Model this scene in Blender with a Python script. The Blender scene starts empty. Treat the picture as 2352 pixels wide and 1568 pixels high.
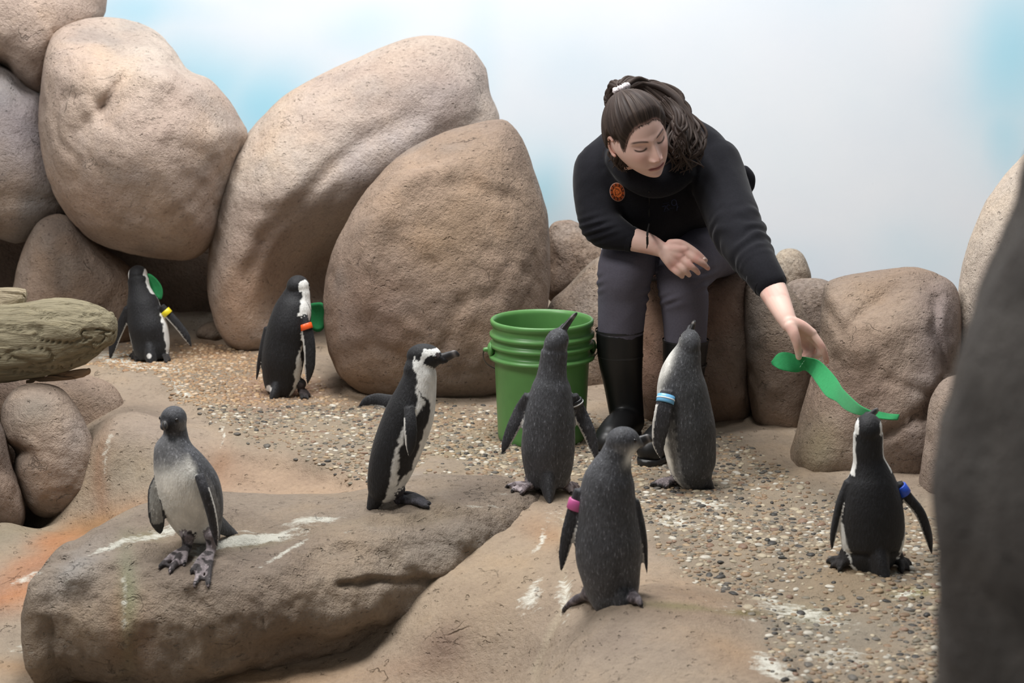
import bpy, bmesh, math, random
import numpy as np
from mathutils import Vector, Matrix
from mathutils.bvhtree import BVHTree
from mathutils.kdtree import KDTree

# ------------------------------------------------------------------ camera, light, exposure
S = bpy.context.scene
COL = S.collection
FPX = 3920.0                      # focal length in pixels of the 2352 x 1568 frame
PITCH = math.radians(11.8)
CAMZ = 1.34
CP, SP = math.cos(PITCH), math.sin(PITCH)
cam_d = bpy.data.cameras.new('camera'); cam = bpy.data.objects.new('camera', cam_d); COL.objects.link(cam)
cam.location = (0, 0, CAMZ); cam.rotation_euler = (math.radians(90) - PITCH, 0, 0)
cam_d.sensor_width = 36.0; cam_d.lens = 36.0 * FPX / 2352.0
cam_d.clip_start = 0.05; cam_d.clip_end = 60
cam_d.dof.use_dof = True; cam_d.dof.focus_distance = 4.75; cam_d.dof.aperture_fstop = 5.0
S.camera = cam
S.view_settings.view_transform = 'Standard'; S.view_settings.look = 'None'
S.view_settings.gamma = 1.0; S.view_settings.use_curve_mapping = False
S.view_settings.exposure = 0.0

W = bpy.data.worlds.new('hall_ambient'); S.world = W; W.use_nodes = True
W.node_tree.nodes['Background'].inputs[0].default_value = (0.92, 0.97, 1.0, 1)
W.node_tree.nodes['Background'].inputs[1].default_value = 0.20

def area(name, loc, target, size, size_y, power, color=(1, 0.97, 0.93)):
    d = bpy.data.lights.new(name, 'AREA'); d.shape = 'RECTANGLE'; d.size = size; d.size_y = size_y
    d.energy = power; d.color = color
    o = bpy.data.objects.new(name, d); COL.objects.link(o)
    o.location = loc
    o.rotation_euler = (Vector(target) - Vector(loc)).to_track_quat('-Z', 'Y').to_euler()
    return o
area('ceiling_lamp_front_offscreen', (-2.5, 2.9, 3.9), (0.2, 5.2, 0.3), 1.1, 1.1, 125, (1, 0.975, 0.95))
area('ceiling_lamp_middle_offscreen', (-0.3, 4.7, 4.9), (0.0, 5.0, 0.0), 2.2, 1.1, 225, (1, 0.98, 0.96))
area('ceiling_lamp_back_offscreen', (0.4, 5.5, 4.3), (0.2, 7.3, 1.0), 4.5, 0.5, 120, (0.96, 0.98, 1.0))

# ------------------------------------------------------------------ pixel -> place
def ray(px, py):
    a = (px - 1176.0) / FPX; b = -(py - 784.0) / FPX
    # camera axes: right X, up (0, SP, CP), forward (0, CP, -SP)
    return np.array([a, CP + b * SP, -SP + b * CP])
CAMV = np.array([0, 0, CAMZ])
def P(px, py, Y):
    d = ray(px, py); return CAMV + d * (Y / d[1])
def G(px, py, z):
    d = ray(px, py); return CAMV + d * ((z - CAMZ) / d[2])
def mpp(p):                       # metres per pixel at a point
    q = np.asarray(p) - CAMV
    return (q[1] * CP - q[2] * SP) / FPX
def project(V):
    q = np.asarray(V, float) - CAMV
    dep = q[..., 1] * CP - q[..., 2] * SP
    up = q[..., 1] * SP + q[..., 2] * CP
    return 1176.0 + FPX * q[..., 0] / dep, 784.0 - FPX * up / dep

def lin(r, g, b):
    f = lambda c: (c / 255.0) / 12.92 if c <= 10 else ((c / 255.0 + 0.055) / 1.055) ** 2.4
    return np.array([f(r), f(g), f(b)])
def nrm(v):
    v = np.asarray(v, float); return v / (np.linalg.norm(v, axis=-1, keepdims=True) + 1e-12)
def sstep(a, b, x):
    t = np.clip((x - a) / (b - a), 0, 1); return t * t * (3 - 2 * t)

# ------------------------------------------------------------------ noise
def _h(i, j, k, s):
    n = (i * 374761393 + j * 668265263 + k * 2147483647 + s * 974711) & 0xffffffff
    n = ((n ^ (n >> 13)) * 1274126177) & 0xffffffff
    n = ((n ^ (n >> 16)) * 2246822519) & 0xffffffff
    return ((n ^ (n >> 15)) & 0xffff) / 32767.5 - 1.0
def vnoise(Pn, seed=0):
    Pn = np.asarray(Pn, float); f = np.floor(Pn); t = Pn - f; t = t * t * t * (t * (t * 6 - 15) + 10)
    i = f.astype(np.int64); out = 0
    for dx in (0, 1):
        wx = t[:, 0] if dx else 1 - t[:, 0]
        for dy in (0, 1):
            wy = t[:, 1] if dy else 1 - t[:, 1]
            for dz in (0, 1):
                wz = t[:, 2] if dz else 1 - t[:, 2]
                out = out + wx * wy * wz * _h(i[:, 0] + dx, i[:, 1] + dy, i[:, 2] + dz, seed)
    return out
def fbm(Pn, scale, octv=4, seed=0, gain=0.5):
    out = 0; a = 1.0; Q = np.asarray(Pn, float) * scale
    for o in range(octv):
        out = out + a * vnoise(Q + 17.3 * o, seed + o); a *= gain; Q = Q * 2.03
    return out

# ------------------------------------------------------------------ mesh helpers
def mk(name, V, F, mat=None, parent=None, col=None, smooth=True, attrs=None):
    V = np.asarray(V, np.float32)
    me = bpy.data.meshes.new(name)
    if isinstance(F, np.ndarray): F = [F]
    F = [np.asarray(f, np.int32) for f in F if len(f)]
    nl = sum(f.size for f in F); nf = sum(len(f) for f in F)
    me.vertices.add(len(V)); me.vertices.foreach_set('co', V.ravel())
    me.loops.add(nl); me.loops.foreach_set('vertex_index', np.concatenate([f.ravel() for f in F]))
    me.polygons.add(nf)
    tot = np.concatenate([np.full(len(f), f.shape[1], np.int32) for f in F])
    st = np.concatenate([[0], np.cumsum(tot)[:-1]]).astype(np.int32)
    me.polygons.foreach_set('loop_start', st)
    me.polygons.foreach_set('use_smooth', np.full(nf, smooth))
    me.update(calc_edges=True); me.validate()
    if col is not None: set_attr(me, 'Col', col)
    for k, v in (attrs or {}).items(): set_attr(me, k, v)
    o = bpy.data.objects.new(name, me); COL.objects.link(o)
    if mat is not None: me.materials.append(mat)
    if parent is not None: o.parent = parent; o.matrix_parent_inverse = parent_inv(parent)
    return o
def parent_inv(p):
    return Matrix.Translation(-Vector(p.location))
def set_attr(me, name, v):
    v = np.asarray(v, np.float32)
    if v.ndim == 1:
        a = me.attributes.new(name, 'FLOAT', 'POINT'); a.data.foreach_set('value', v)
    else:
        if v.shape[1] == 3: v = np.concatenate([v, np.ones((len(v), 1), np.float32)], 1)
        a = me.attributes.new(name, 'FLOAT_COLOR', 'POINT'); a.data.foreach_set('color', v.ravel())
def tag(o, label=None, cat=None, group=None, kind=None):
    if label: o['label'] = label
    if cat: o['category'] = cat
    if group: o['group'] = group
    if kind: o['kind'] = kind
    return o
def empty(name, loc):
    o = bpy.data.objects.new(name, None); COL.objects.link(o); o.location = [float(c) for c in loc]
    o.empty_display_size = 0.05; return o
def catmull(pts, n):
    pts = np.asarray(pts, float); m = len(pts)
    if m == 2: 
        t = np.linspace(0, 1, n)[:, None]; return pts[0] * (1 - t) + pts[1] * t
    E = np.vstack([2 * pts[0] - pts[1], pts, 2 * pts[-1] - pts[-2]])
    u = np.linspace(0, m - 1, n); i = np.minimum(u.astype(int), m - 2); t = (u - i)[:, None]
    p0, p1, p2, p3 = E[i], E[i + 1], E[i + 2], E[i + 3]
    return 0.5 * (2 * p1 + (p2 - p0) * t + (2 * p0 - 5 * p1 + 4 * p2 - p3) * t ** 2 + (3 * p1 - p0 - 3 * p2 + p3) * t ** 3)
def loft(C, U, Vv, nseg=24, p=2.0, caps=True):
    """rings of superellipses: centres C, half axes U and Vv"""
    C = np.asarray(C, float); U = np.asarray(U, float); Vv = np.asarray(Vv, float); n = len(C)
    a = np.linspace(0, 2 * np.pi, nseg, endpoint=False); ca, sa = np.cos(a), np.sin(a)
    if p != 2.0:
        ca = np.sign(ca) * np.abs(ca) ** (2 / p); sa = np.sign(sa) * np.abs(sa) ** (2 / p)
    V = (C[:, None, :] + U[:, None, :] * ca[None, :, None] + Vv[:, None, :] * sa[None, :, None]).reshape(-1, 3)
    i = np.arange(n - 1)[:, None] * nseg; j = np.arange(nseg)[None, :]; j2 = (j + 1) % nseg
    q = np.stack([i + j, i + j2, i + nseg + j2, i + nseg + j], -1).reshape(-1, 4)
    F = [q]
    if caps:
        V = np.vstack([V, C[0], C[-1]]); k = n * nseg; jj = np.arange(nseg); j2 = (jj + 1) % nseg
        F.append(np.stack([np.full(nseg, k), j2, jj], -1))
        F.append(np.stack([np.full(nseg, k + 1), (n - 1) * nseg + jj, (n - 1) * nseg + j2], -1))
    return V, F
def tube(pts, r, n=None, nseg=16, flat=1.0, hint=(0, 0, 1), round_ends=True, p=2.0):
    """tapered limb through pts with radii r; flat < 1 thins it along the second axis"""
    pts = np.asarray(pts, float); r = np.asarray(r, float)
    if r.ndim == 0: r = np.full(len(pts), float(r))
    n = n or max(8, 6 * len(pts))
    C = catmull(pts, n); R = catmull(np.stack([r, r, r], 1), n)[:, 0]
    if round_ends:
        t0 = nrm(C[0] - C[1]); t1 = nrm(C[-1] - C[-2]); a = np.linspace(0, np.pi / 2, 5)[1:]
        C = np.vstack([[C[0] + t0 * R[0] * math.sin(x) * 0.98 for x in a[::-1]], C, [C[-1] + t1 * R[-1] * math.sin(x) * 0.98 for x in a]])
        R = np.concatenate([[max(R[0] * math.cos(x), R[0] * .05) for x in a[::-1]], R, [max(R[-1] * math.cos(x), R[-1] * .05) for x in a]])
    T = nrm(np.gradient(C, axis=0)); h = np.asarray(hint, float)
    U = nrm(np.cross(T, h)); Vv = nrm(np.cross(U, T))
    return loft(C, U * R[:, None], Vv * R[:, None] * flat, nseg, p)
def ellipsoid(c, ax, n1=24, n2=16):
    """ax: 3x3 rows = scaled axes"""
    th = np.linspace(0.001, np.pi - 0.001, n2); ax = np.asarray(ax, float)
    C = np.asarray(c)[None] + ax[2][None] * np.cos(th)[:, None]
    s = np.sin(th)[:, None]
    return loft(C, ax[0][None] * s, ax[1][None] * s, n1)
class Join:
    def __init__(s): s.V = []; s.F = []; s.n = 0; s.tag = []
    def add(s, vf, tag=0):
        V, F = vf
        for f in F: s.F.append(np.asarray(f) + s.n)
        s.V.append(np.asarray(V)); s.tag.append(np.full(len(V), tag)); s.n += len(V)
    def verts(s): return np.vstack(s.V)
    def faces(s):
        q = [f for f in s.F if f.shape[1] == 4]; t = [f for f in s.F if f.shape[1] == 3]
        return ([np.vstack(q)] if q else []) + ([np.vstack(t)] if t else [])
def remesh(J, voxel, smooth=4, fac=0.5):
    """fuse overlapping closed shells into one continuous surface"""
    o = mk('tmp', J.verts(), J.faces())
    m = o.modifiers.new('r', 'REMESH'); m.mode = 'VOXEL'; m.voxel_size = voxel
    if smooth:
        s = o.modifiers.new('s', 'SMOOTH'); s.factor = fac; s.iterations = smooth
    dg = bpy.context.evaluated_depsgraph_get(); me = o.evaluated_get(dg).to_mesh()
    V = np.empty(len(me.vertices) * 3, np.float32); me.vertices.foreach_get('co', V)
    me.calc_loop_triangles()
    L = np.empty(len(me.loops), np.int32); me.loops.foreach_get('vertex_index', L)
    tot = np.empty(len(me.polygons), np.int32); me.polygons.foreach_get('loop_total', tot)
    if (tot == 4).all(): F = [L.reshape(-1, 4)]
    else:
        T = np.empty(len(me.loop_triangles) * 3, np.int32); me.loop_triangles.foreach_get('vertices', T); F = [T.reshape(-1, 3)]
    o.evaluated_get(dg).to_mesh_clear()
    d = o.data; bpy.data.objects.remove(o); bpy.data.meshes.remove(d)
    return V.reshape(-1, 3).astype(float), F
def nearest_tag(Vn, J):
    V0 = J.verts(); tg = np.concatenate(J.tag); kd = KDTree(len(V0))
    for i, v in enumerate(V0): kd.insert(v, i)
    kd.balance()
    return tg[np.array([kd.find(v)[1] for v in Vn])]

# ------------------------------------------------------------------ materials
def newmat(name):
    m = bpy.data.materials.new(name); m.use_nodes = True
    nt = m.node_tree; b = nt.nodes['Principled BSDF']; return m, nt, b
def N(nt, t, **kw):
    n = nt.nodes.new(t)
    for k, v in kw.items():
        if k.startswith('i_'): n.inputs[k[2:].replace('_', ' ')].default_value = v
        else: setattr(n, k, v)
    return n
def lk(nt, a, b): nt.links.new(a, b)
def math_n(nt, op, a, b=None, clamp=False):
    n = nt.nodes.new('ShaderNodeMath'); n.operation = op; n.use_clamp = clamp
    for i, x in enumerate((a, b)):
        if x is None: continue
        if isinstance(x, (int, float)): n.inputs[i].default_value = x
        else: lk(nt, x, n.inputs[i])
    return n.outputs[0]
def mixc(nt, fac, a, b, mode='MIX'):
    n = nt.nodes.new('ShaderNodeMix'); n.data_type = 'RGBA'; n.blend_type = mode
    for s, x in ((n.inputs[0], fac), (n.inputs[6], a), (n.inputs[7], b)):
        if isinstance(x, (int, float)): s.default_value = x
        elif isinstance(x, (tuple, list, np.ndarray)): s.default_value = (*[float(c) for c in x[:3]], 1)
        else: lk(nt, x, s)
    return n.outputs[2]
def ramp(nt, x, stops):
    n = nt.nodes.new('ShaderNodeValToRGB'); e = n.color_ramp.elements
    e[0].position = stops[0][0]; e[0].color = (*[float(c) for c in stops[0][1]], 1)
    e[1].position = stops[-1][0]; e[1].color = (*[float(c) for c in stops[-1][1]], 1)
    for p, c in stops[1:-1]:
        k = e.new(p); k.color = (*[float(q) for q in c], 1)
    lk(nt, x, n.inputs[0]); return n.outputs[0]
def noise(nt, vec, scale, detail=4, rough=0.55, dist=0.0):
    n = N(nt, 'ShaderNodeTexNoise'); n.inputs['Scale'].default_value = scale; n.inputs['Detail'].default_value = detail
    n.inputs['Roughness'].default_value = rough; n.inputs['Distortion'].default_value = dist
    if vec is not None: lk(nt, vec, n.inputs['Vector'])
    return n.outputs['Fac']
def mapping(nt, vec, scale=(1, 1, 1), rot=(0, 0, 0)):
    n = N(nt, 'ShaderNodeMapping'); n.inputs['Scale'].default_value = scale; n.inputs['Rotation'].default_value = rot
    lk(nt, vec, n.inputs['Vector']); return n.outputs[0]
def bump(nt, h, strength, dist, prev=None):
    n = N(nt, 'ShaderNodeBump'); n.inputs['Strength'].default_value = strength; n.inputs['Distance'].default_value = dist
    lk(nt, h, n.inputs['Height'])
    if prev is not None: lk(nt, prev, n.inputs['Normal'])
    return n.outputs[0]

def rock_mat(name, grain=1.0, rough=0.85, cracks=True, stain=False, coarse=False, val=0.84, bd=0.018):
    m, nt, b = newmat(name)
    co = N(nt, 'ShaderNodeTexCoord').outputs['Object']
    c = N(nt, 'ShaderNodeAttribute', attribute_name='Col').outputs['Color']
    n1 = noise(nt, co, 3.1, 5, 0.6); n2 = noise(nt, co, 17, 5, 0.65); n3 = noise(nt, co, 95, 4, 0.7); n4 = noise(nt, co, 260, 3, 0.7)
    hs = N(nt, 'ShaderNodeHueSaturation'); hs.inputs['Saturation'].default_value = 0.80; hs.inputs['Value'].default_value = val; lk(nt, c, hs.inputs['Color']); c = hs.outputs[0]
    c = mixc(nt, 1.0, c, ramp(nt, n1, [(0.3, (0.80, 0.78, 0.78)), (0.5, (1, 1, 1)), (0.72, (1.12, 1.06, 0.97))]), 'MULTIPLY')
    c = mixc(nt, grain, c, ramp(nt, noise(nt, co, 74, 4, 0.7), [(0.28, (0.78, 0.77, 0.76)), (0.48, (1, 1, 1)), (0.74, (1.14, 1.14, 1.13))]), 'MULTIPLY')
    if coarse:
        v = N(nt, 'ShaderNodeTexVoronoi'); v.inputs['Scale'].default_value = 110; lk(nt, co, v.inputs['Vector'])
        c = mixc(nt, 0.75, c, ramp(nt, v.outputs['Color'], [(0.15, (0.7, 0.65, 0.6)), (0.5, (1, 1, 1)), (0.9, (1.25, 1.23, 1.2))]), 'MULTIPLY')
    h = math_n(nt, 'ADD', math_n(nt, 'MULTIPLY', n3, 0.55 * grain), math_n(nt, 'MULTIPLY', n4, 0.30 * grain))
    h = math_n(nt, 'ADD', h, math_n(nt, 'MULTIPLY', n2, 1.3))
    if cracks:
        wv = noise(nt, co, 6, 3)
        vm = N(nt, 'ShaderNodeVectorMath', operation='ADD'); lk(nt, co, vm.inputs[0])
        cx = N(nt, 'ShaderNodeCombineXYZ'); lk(nt, math_n(nt, 'MULTIPLY', wv, 0.5), cx.inputs[0]); lk(nt, math_n(nt, 'MULTIPLY', n2, 0.12), cx.inputs[2])
        lk(nt, cx.outputs[0], vm.inputs[1])
        vo = N(nt, 'ShaderNodeTexVoronoi', feature='DISTANCE_TO_EDGE'); vo.inputs['Scale'].default_value = 4.5
        lk(nt, mapping(nt, vm.outputs[0], (1, 1, 1.7)), vo.inputs['Vector'])
        line = ramp(nt, vo.outputs['Distance'], [(0.0, (1, 1, 1)), (0.012, (0, 0, 0))])
        gate = ramp(nt, noise(nt, co, 7.3, 2), [(0.60, (0, 0, 0)), (0.70, (1, 1, 1))])
        ck = math_n(nt, 'MULTIPLY', line, gate)
        h = math_n(nt, 'SUBTRACT', h, math_n(nt, 'MULTIPLY', ck, 1.8))
        # short pits
        pit = ramp(nt, noise(nt, mapping(nt, co, (1, 1, 2.2)), 42, 2, 0.5), [(0.27, (1, 1, 1)), (0.34, (0, 0, 0))])
        h = math_n(nt, 'SUBTRACT', h, math_n(nt, 'MULTIPLY', pit, 1.0))
    if stain:
        wh = N(nt, 'ShaderNodeAttribute', attribute_name='White').outputs['Fac']
        br = noise(nt, mapping(nt, co, (1, 1.6, 1)), 38, 5, 0.7)
        f = ramp(nt, math_n(nt, 'ADD', br, math_n(nt, 'SUBTRACT', wh, 0.72)), [(0.30, (0, 0, 0)), (0.52, (1, 1, 1))])
        c = mixc(nt, math_n(nt, 'MULTIPLY', f, 0.85), c, lin(212, 210, 198))
        we = N(nt, 'ShaderNodeAttribute', attribute_name='Wet').outputs['Fac']
        r = math_n(nt, 'SUBTRACT', rough, math_n(nt, 'MULTIPLY', we, 0.55)); lk(nt, r, b.inputs['Roughness'])
    else: b.inputs['Roughness'].default_value = rough
    b.inputs['Specular IOR Level'].default_value = 0.3
    lk(nt, c, b.inputs['Base Color'])
    lk(nt, bump(nt, h, 0.8, bd), b.inputs['Normal'])
    return m
def plain(name, rgb, rough=0.5, spec=0.4, bscale=None, bstr=0.2, bdist=0.001, var=0.0, metal=0.0, attr=False, sss=0.0, sheen=0.0):
    m, nt, b = newmat(name)
    co = N(nt, 'ShaderNodeTexCoord').outputs['Object']
    if attr: c = N(nt, 'ShaderNodeAttribute', attribute_name='Col').outputs['Color']
    else:
        c = N(nt, 'ShaderNodeRGB').outputs[0]; c.default_value = (*[float(x) for x in rgb], 1)
    if var:
        c = mixc(nt, 1.0, c, ramp(nt, noise(nt, co, (bscale or 40) * 0.4, 4), [(0.3, (1 - var,) * 3), (0.7, (1 + var,) * 3)]), 'MULTIPLY')
    lk(nt, c, b.inputs['Base Color'])
    b.inputs['Roughness'].default_value = rough; b.inputs['Specular IOR Level'].default_value = spec; b.inputs['Metallic'].default_value = metal
    if sss: b.inputs['Subsurface Weight'].default_value = sss; b.inputs['Subsurface Radius'].default_value = (0.012, 0.005, 0.003); b.inputs['Subsurface Scale'].default_value = 1.0
    if sheen: b.inputs['Sheen Weight'].default_value = sheen; b.inputs['Sheen Roughness'].default_value = 0.4
    if bscale: lk(nt, bump(nt, noise(nt, co, bscale, 4, 0.6), bstr, bdist), b.inputs['Normal'])
    return m
M_ROCK = rock_mat('sculpted_rock')
M_GRAN = rock_mat('coarse_grained_rock', grain=1.0, coarse=True)
M_FLOOR = rock_mat('exhibit_floor_rock', grain=0.8, stain=True, rough=0.8, bd=0.011, val=0.76)
M_LOW = rock_mat('low_rock_stained', grain=1.0, stain=True, rough=0.82, bd=0.026)

# ------------------------------------------------------------------ painted sky wall
def wall_material():
    m, nt, b = newmat('painted_sky_wall')
    co = N(nt, 'ShaderNodeTexCoord').outputs['Object']
    c = N(nt, 'ShaderNodeAttribute', attribute_name='Col').outputs['Color']
    c = mixc(nt, 1.0, c, ramp(nt, noise(nt, co, 1.3, 5, 0.5), [(0.35, (0.955, 0.97, 0.985)), (0.65, (1.03, 1.02, 1.01))]), 'MULTIPLY')
    sp = ramp(nt, noise(nt, mapping(nt, co, (1, 1, 0.5)), 26, 1), [(0.145, (1, 1, 1)), (0.16, (0, 0, 0))])
    c = mixc(nt, math_n(nt, 'MULTIPLY', sp, 0.6), c, (0.22, 0.24, 0.26))
    lk(nt, c, b.inputs['Base Color']); b.inputs['Roughness'].default_value = 0.8; b.inputs['Specular IOR Level'].default_value = 0.2
    lk(nt, bump(nt, noise(nt, co, 55, 3), 0.06, 0.004), b.inputs['Normal'])
    return m
def build_wall():
    xs = np.linspace(-4.6, 4.6, 231); zs = np.linspace(-0.4, 3.0, 121)
    X, Z = np.meshgrid(xs, zs); Y = 7.6 - 0.03 * X ** 2
    V = np.stack([X, Y, Z], -1).reshape(-1, 3)
    px, py = project(V)
    white = lin(221, 226, 232); blue = lin(160, 210, 228)
    blobs = [(330, 30, 130, 60, .75), (455, 195, 150, 110, .9), (590, 240, 130, 130, 1.0), (1275, 470, 75, 110, .8), (1150, 200, 50, 180, .25), (1760, 610, 190, 60, .25), (2150, 620, 130, 90, .3),
             (2360, 150, 110, 220, .95), (2350, 330, 60, 120, .7), (820, 60, 150, 60, .3), (1330, 150, 120, 90, .12), (2100, -80, 300, 80, .35), (250, -100, 300, 70, .8), (1500, -250, 900, 120, .6), (-300, 300, 300, 400, .7), (2700, 300, 250, 500, .7)]
    f = np.zeros(len(V)); w = 55 * fbm(V, 1.1, 4, 5)
    for (bx_, by, sx, sy, a) in blobs:
        f = np.maximum(f, a * np.exp(-(((px + w - bx_) / sx) ** 2 + ((py + w * .7 - by) / sy) ** 2)))
    f = np.clip(f * 0.95 + 0.06 * fbm(V, 1.5, 3, 9), 0, 1)
    col = white[None] * (1 - f[:, None]) + blue[None] * f[:, None]
    i = np.arange(len(zs) - 1)[:, None] * len(xs) + np.arange(len(xs) - 1)[None]
    F = np.stack([i, i + 1, i + len(xs) + 1, i + len(xs)], -1).reshape(-1, 4)
    o = mk('wall_back', V, F, wall_material(), col=col)
    tag(o, 'curved wall painted as pale blue sky with white clouds', kind='structure')
build_wall()

# ------------------------------------------------------------------ terrain
CTRL = [(900, 950, 0), (1100, 1000, 0), (1260, 1130, 0), (1500, 1100, 0), (1700, 1050, 0), (1900, 1150, 0), (1700, 1250, 0), (2000, 1320, 0), (2150, 1250, 0), (2350, 1100, .02),
        (1600, 1350, 0), (1900, 1450, 0), (2100, 1540, 0), (1800, 1560, 0), (1385, 1405, .005), (1500, 1480, .01), (1400, 1560, -.02), (1275, 1520, -.10), (1305, 1400, -.045), (1310, 1300, -.025),
        (350, 840, 0), (640, 905, 0), (500, 820, 0), (760, 930, 0), (300, 800, 0), (650, 800, 0), (1100, 900, 0), (1700, 950, 0), (2000, 1000, 0),
        (120, 880, .04), (330, 900, .05), (250, 950, .07), (240, 1010, .05), (400, 960, .045), (262, 1175, -.125), (340, 1170, -.10), (300, 1080, -.03), (400, 1060, -.0),
        (500, 965, .02), (600, 1010, .02), (760, 1055, .01), (860, 1100, .0), (560, 1090, -.03), (700, 1130, -.045), (600, 1185, -.05), (820, 1180, -.03), (960, 1110, 0),
        (200, 1230, -.15), (100, 1290, -.17), (0, 1350, -.19), (0, 1480, -.25), (60, 1540, -.255), (300, 1560, -.258), (600, 1560, -.258), (110, 1195, -.20), (60, 1220, -.20), (180, 1200, -.165), (-60, 1235, -.21), (215, 1185, -.15), (0, 1200, -.15), (0, 1050, -.15), (-200, 1300, -.2), (-300, 900, -.1),
        (800, 1560, -.252), (1000, 1560, -.235), (1000, 1480, -.17), (1150, 1400, -.09), (1230, 1310, -.035), (1130, 1540, -.19), (850, 1500, -.24), (1200, 1560, -.17),
        (1280, 1180, -.0), (2352, 1500, 0), (2500, 1300, 0)]
_c = np.array([G(*c) for c in CTRL])
_extra = np.array([[-2, 2.2, -.3], [0, 2.2, -.2], [2, 2.2, -.05], [-2.5, 0.8, -.3], [2.5, .8, -.1], [0, .5, -.25], [3, 4, 0], [3, 6, 0], [0, 6.6, 0], [-2.6, 6.3, 0], [2.4, 7, 0], [-3.2, 4.3, -.2]])
_c = np.vstack([_c, _extra])
def _tpsk(r2): return np.where(r2 > 1e-12, 0.5 * r2 * np.log(r2 + 1e-12), 0)
_n = len(_c)
_K = _tpsk(((_c[:, None, :2] - _c[None, :, :2]) ** 2).sum(-1)) + np.eye(_n) * 0.0015
_Pm = np.hstack([np.ones((_n, 1)), _c[:, :2]])
_w = np.linalg.solve(np.block([[_K, _Pm], [_Pm.T, np.zeros((3, 3))]]), np.concatenate([_c[:, 2], np.zeros(3)]))
def poly_dist(px, py, pts):
    """signed-side distance (px) to a polyline: distance and side"""
    best = np.full(px.shape, 1e9); side = np.zeros(px.shape)
    for (x0, y0), (x1, y1) in zip(pts[:-1], pts[1:]):
        dx, dy = x1 - x0, y1 - y0; L = dx * dx + dy * dy
        t = np.clip(((px - x0) * dx + (py - y0) * dy) / L, 0, 1)
        d = np.hypot(px - x0 - t * dx, py - y0 - t * dy); s = np.sign(dx * (py - y0) - dy * (px - x0))
        u = d < best; best = np.where(u, d, best); side = np.where(u, s, side)
    return best, side
def in_poly(px, py, pts):
    ins = np.zeros(px.shape, bool); n = len(pts)
    for i in range(n):
        x0, y0 = pts[i]; x1, y1 = pts[(i + 1) % n]
        if y0 == y1: continue
        c = ((y0 > py) != (y1 > py)) & (px < (x1 - x0) * (py - y0) / (y1 - y0) + x0); ins ^= c
    return ins
LEDGE = [(150, 862), (250, 858), (330, 872), (400, 905), (455, 935), (500, 985), (545, 1035), (600, 1060), (660, 1062), (720, 1075), (770, 1090), (820, 1122), (880, 1135)]
GRAVEL = [(165, 850), (300, 790), (420, 770), (560, 800), (760, 890), (1140, 915), (1300, 930), (1700, 975), (1830, 1085), (2130, 1125), (2260, 1300), (2260, 1640), (1830, 1640), (1740, 1480), (1640, 1360),
          (1510, 1280), (1470, 1190), (1330, 1120), (1130, 1100), (970, 1075), (880, 1130), (770, 1092), (660, 1062), (560, 1040), (500, 985), (440, 930), (330, 872)]
def tz_raw(X, Y):
    r2 = ((np.stack([X, Y], -1)[:, None, :] - _c[None, :, :2]) ** 2).sum(-1)
    return _tpsk(r2) @ _w[:_n] + _w[_n] + _w[_n + 1] * X + _w[_n + 2] * Y
xs = np.concatenate([np.linspace(-4, -1.75, 30)[:-1], np.arange(-1.75, 1.6, 0.0125), np.linspace(1.6, 4, 30)])
ys = np.concatenate([np.linspace(0.5, 3.0, 40)[:-1], np.arange(3.0, 6.1, 0.0125), np.linspace(6.1, 7.4, 30)])
GX, GY = np.meshgrid(xs, ys)
_X, _Y = GX.ravel(), GY.ravel()
_Z = np.concatenate([tz_raw(_X[i:i + 20000], _Y[i:i + 20000]) for i in range(0, len(_X), 20000)])
_V = np.stack([_X, _Y, _Z], -1)
tpx, tpy = project(_V)
_ld, _ls = poly_dist(tpx + 10 * fbm(_V, 9, 3, 2), tpy + 8 * fbm(_V, 9, 3, 4), LEDGE)
front = _Y > 2.0
_near = front & (_ld < 160)
_st = np.where(_ls > 0, 1.0, -1.0) * np.clip(_ld / 10, 0, 1)          # below the ledge: +1
_Z = _Z + np.where(_near, -0.010 * (_st) * np.exp(-(_ld / 60.0) ** 2), 0)
_Z = _Z + 0.010 * fbm(_V * [1, 1, 0], 3.5, 4, 11) + 0.0035 * fbm(_V * [1, 1, 0], 22, 3, 12)
# two thin flaking cracks in the tan bench
for pts, dep in (([(420, 990), (470, 1000), (540, 990), (600, 975)], .006), ([(560, 1110), (600, 1118), (640, 1122)], .008), ([(1300, 1190), (1292, 1290), (1300, 1380), (1262, 1450), (1230, 1540), (1225, 1600)], .012), ([(1560, 1345), (1640, 1400), (1700, 1440)], .004)):
    d, s = poly_dist(tpx + 6 * fbm(_V, 12, 2, 31), tpy, pts); _Z = _Z - np.where(front, dep * np.exp(-(d / 6.0) ** 2), 0)
_V = np.stack([_X, _Y, _Z], -1)
def tz(X, Y):
    ix = np.clip(np.searchsorted(xs, X) - 1, 0, len(xs) - 2); iy = np.clip(np.searchsorted(ys, Y) - 1, 0, len(ys) - 2)
    Zg = _Z.reshape(GX.shape); fx = (X - xs[ix]) / (xs[ix + 1] - xs[ix]); fy = (Y - ys[iy]) / (ys[iy + 1] - ys[iy])
    return (Zg[iy, ix] * (1 - fx) + Zg[iy, ix + 1] * fx) * (1 - fy) + (Zg[iy + 1, ix] * (1 - fx) + Zg[iy + 1, ix + 1] * fx) * fy

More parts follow.
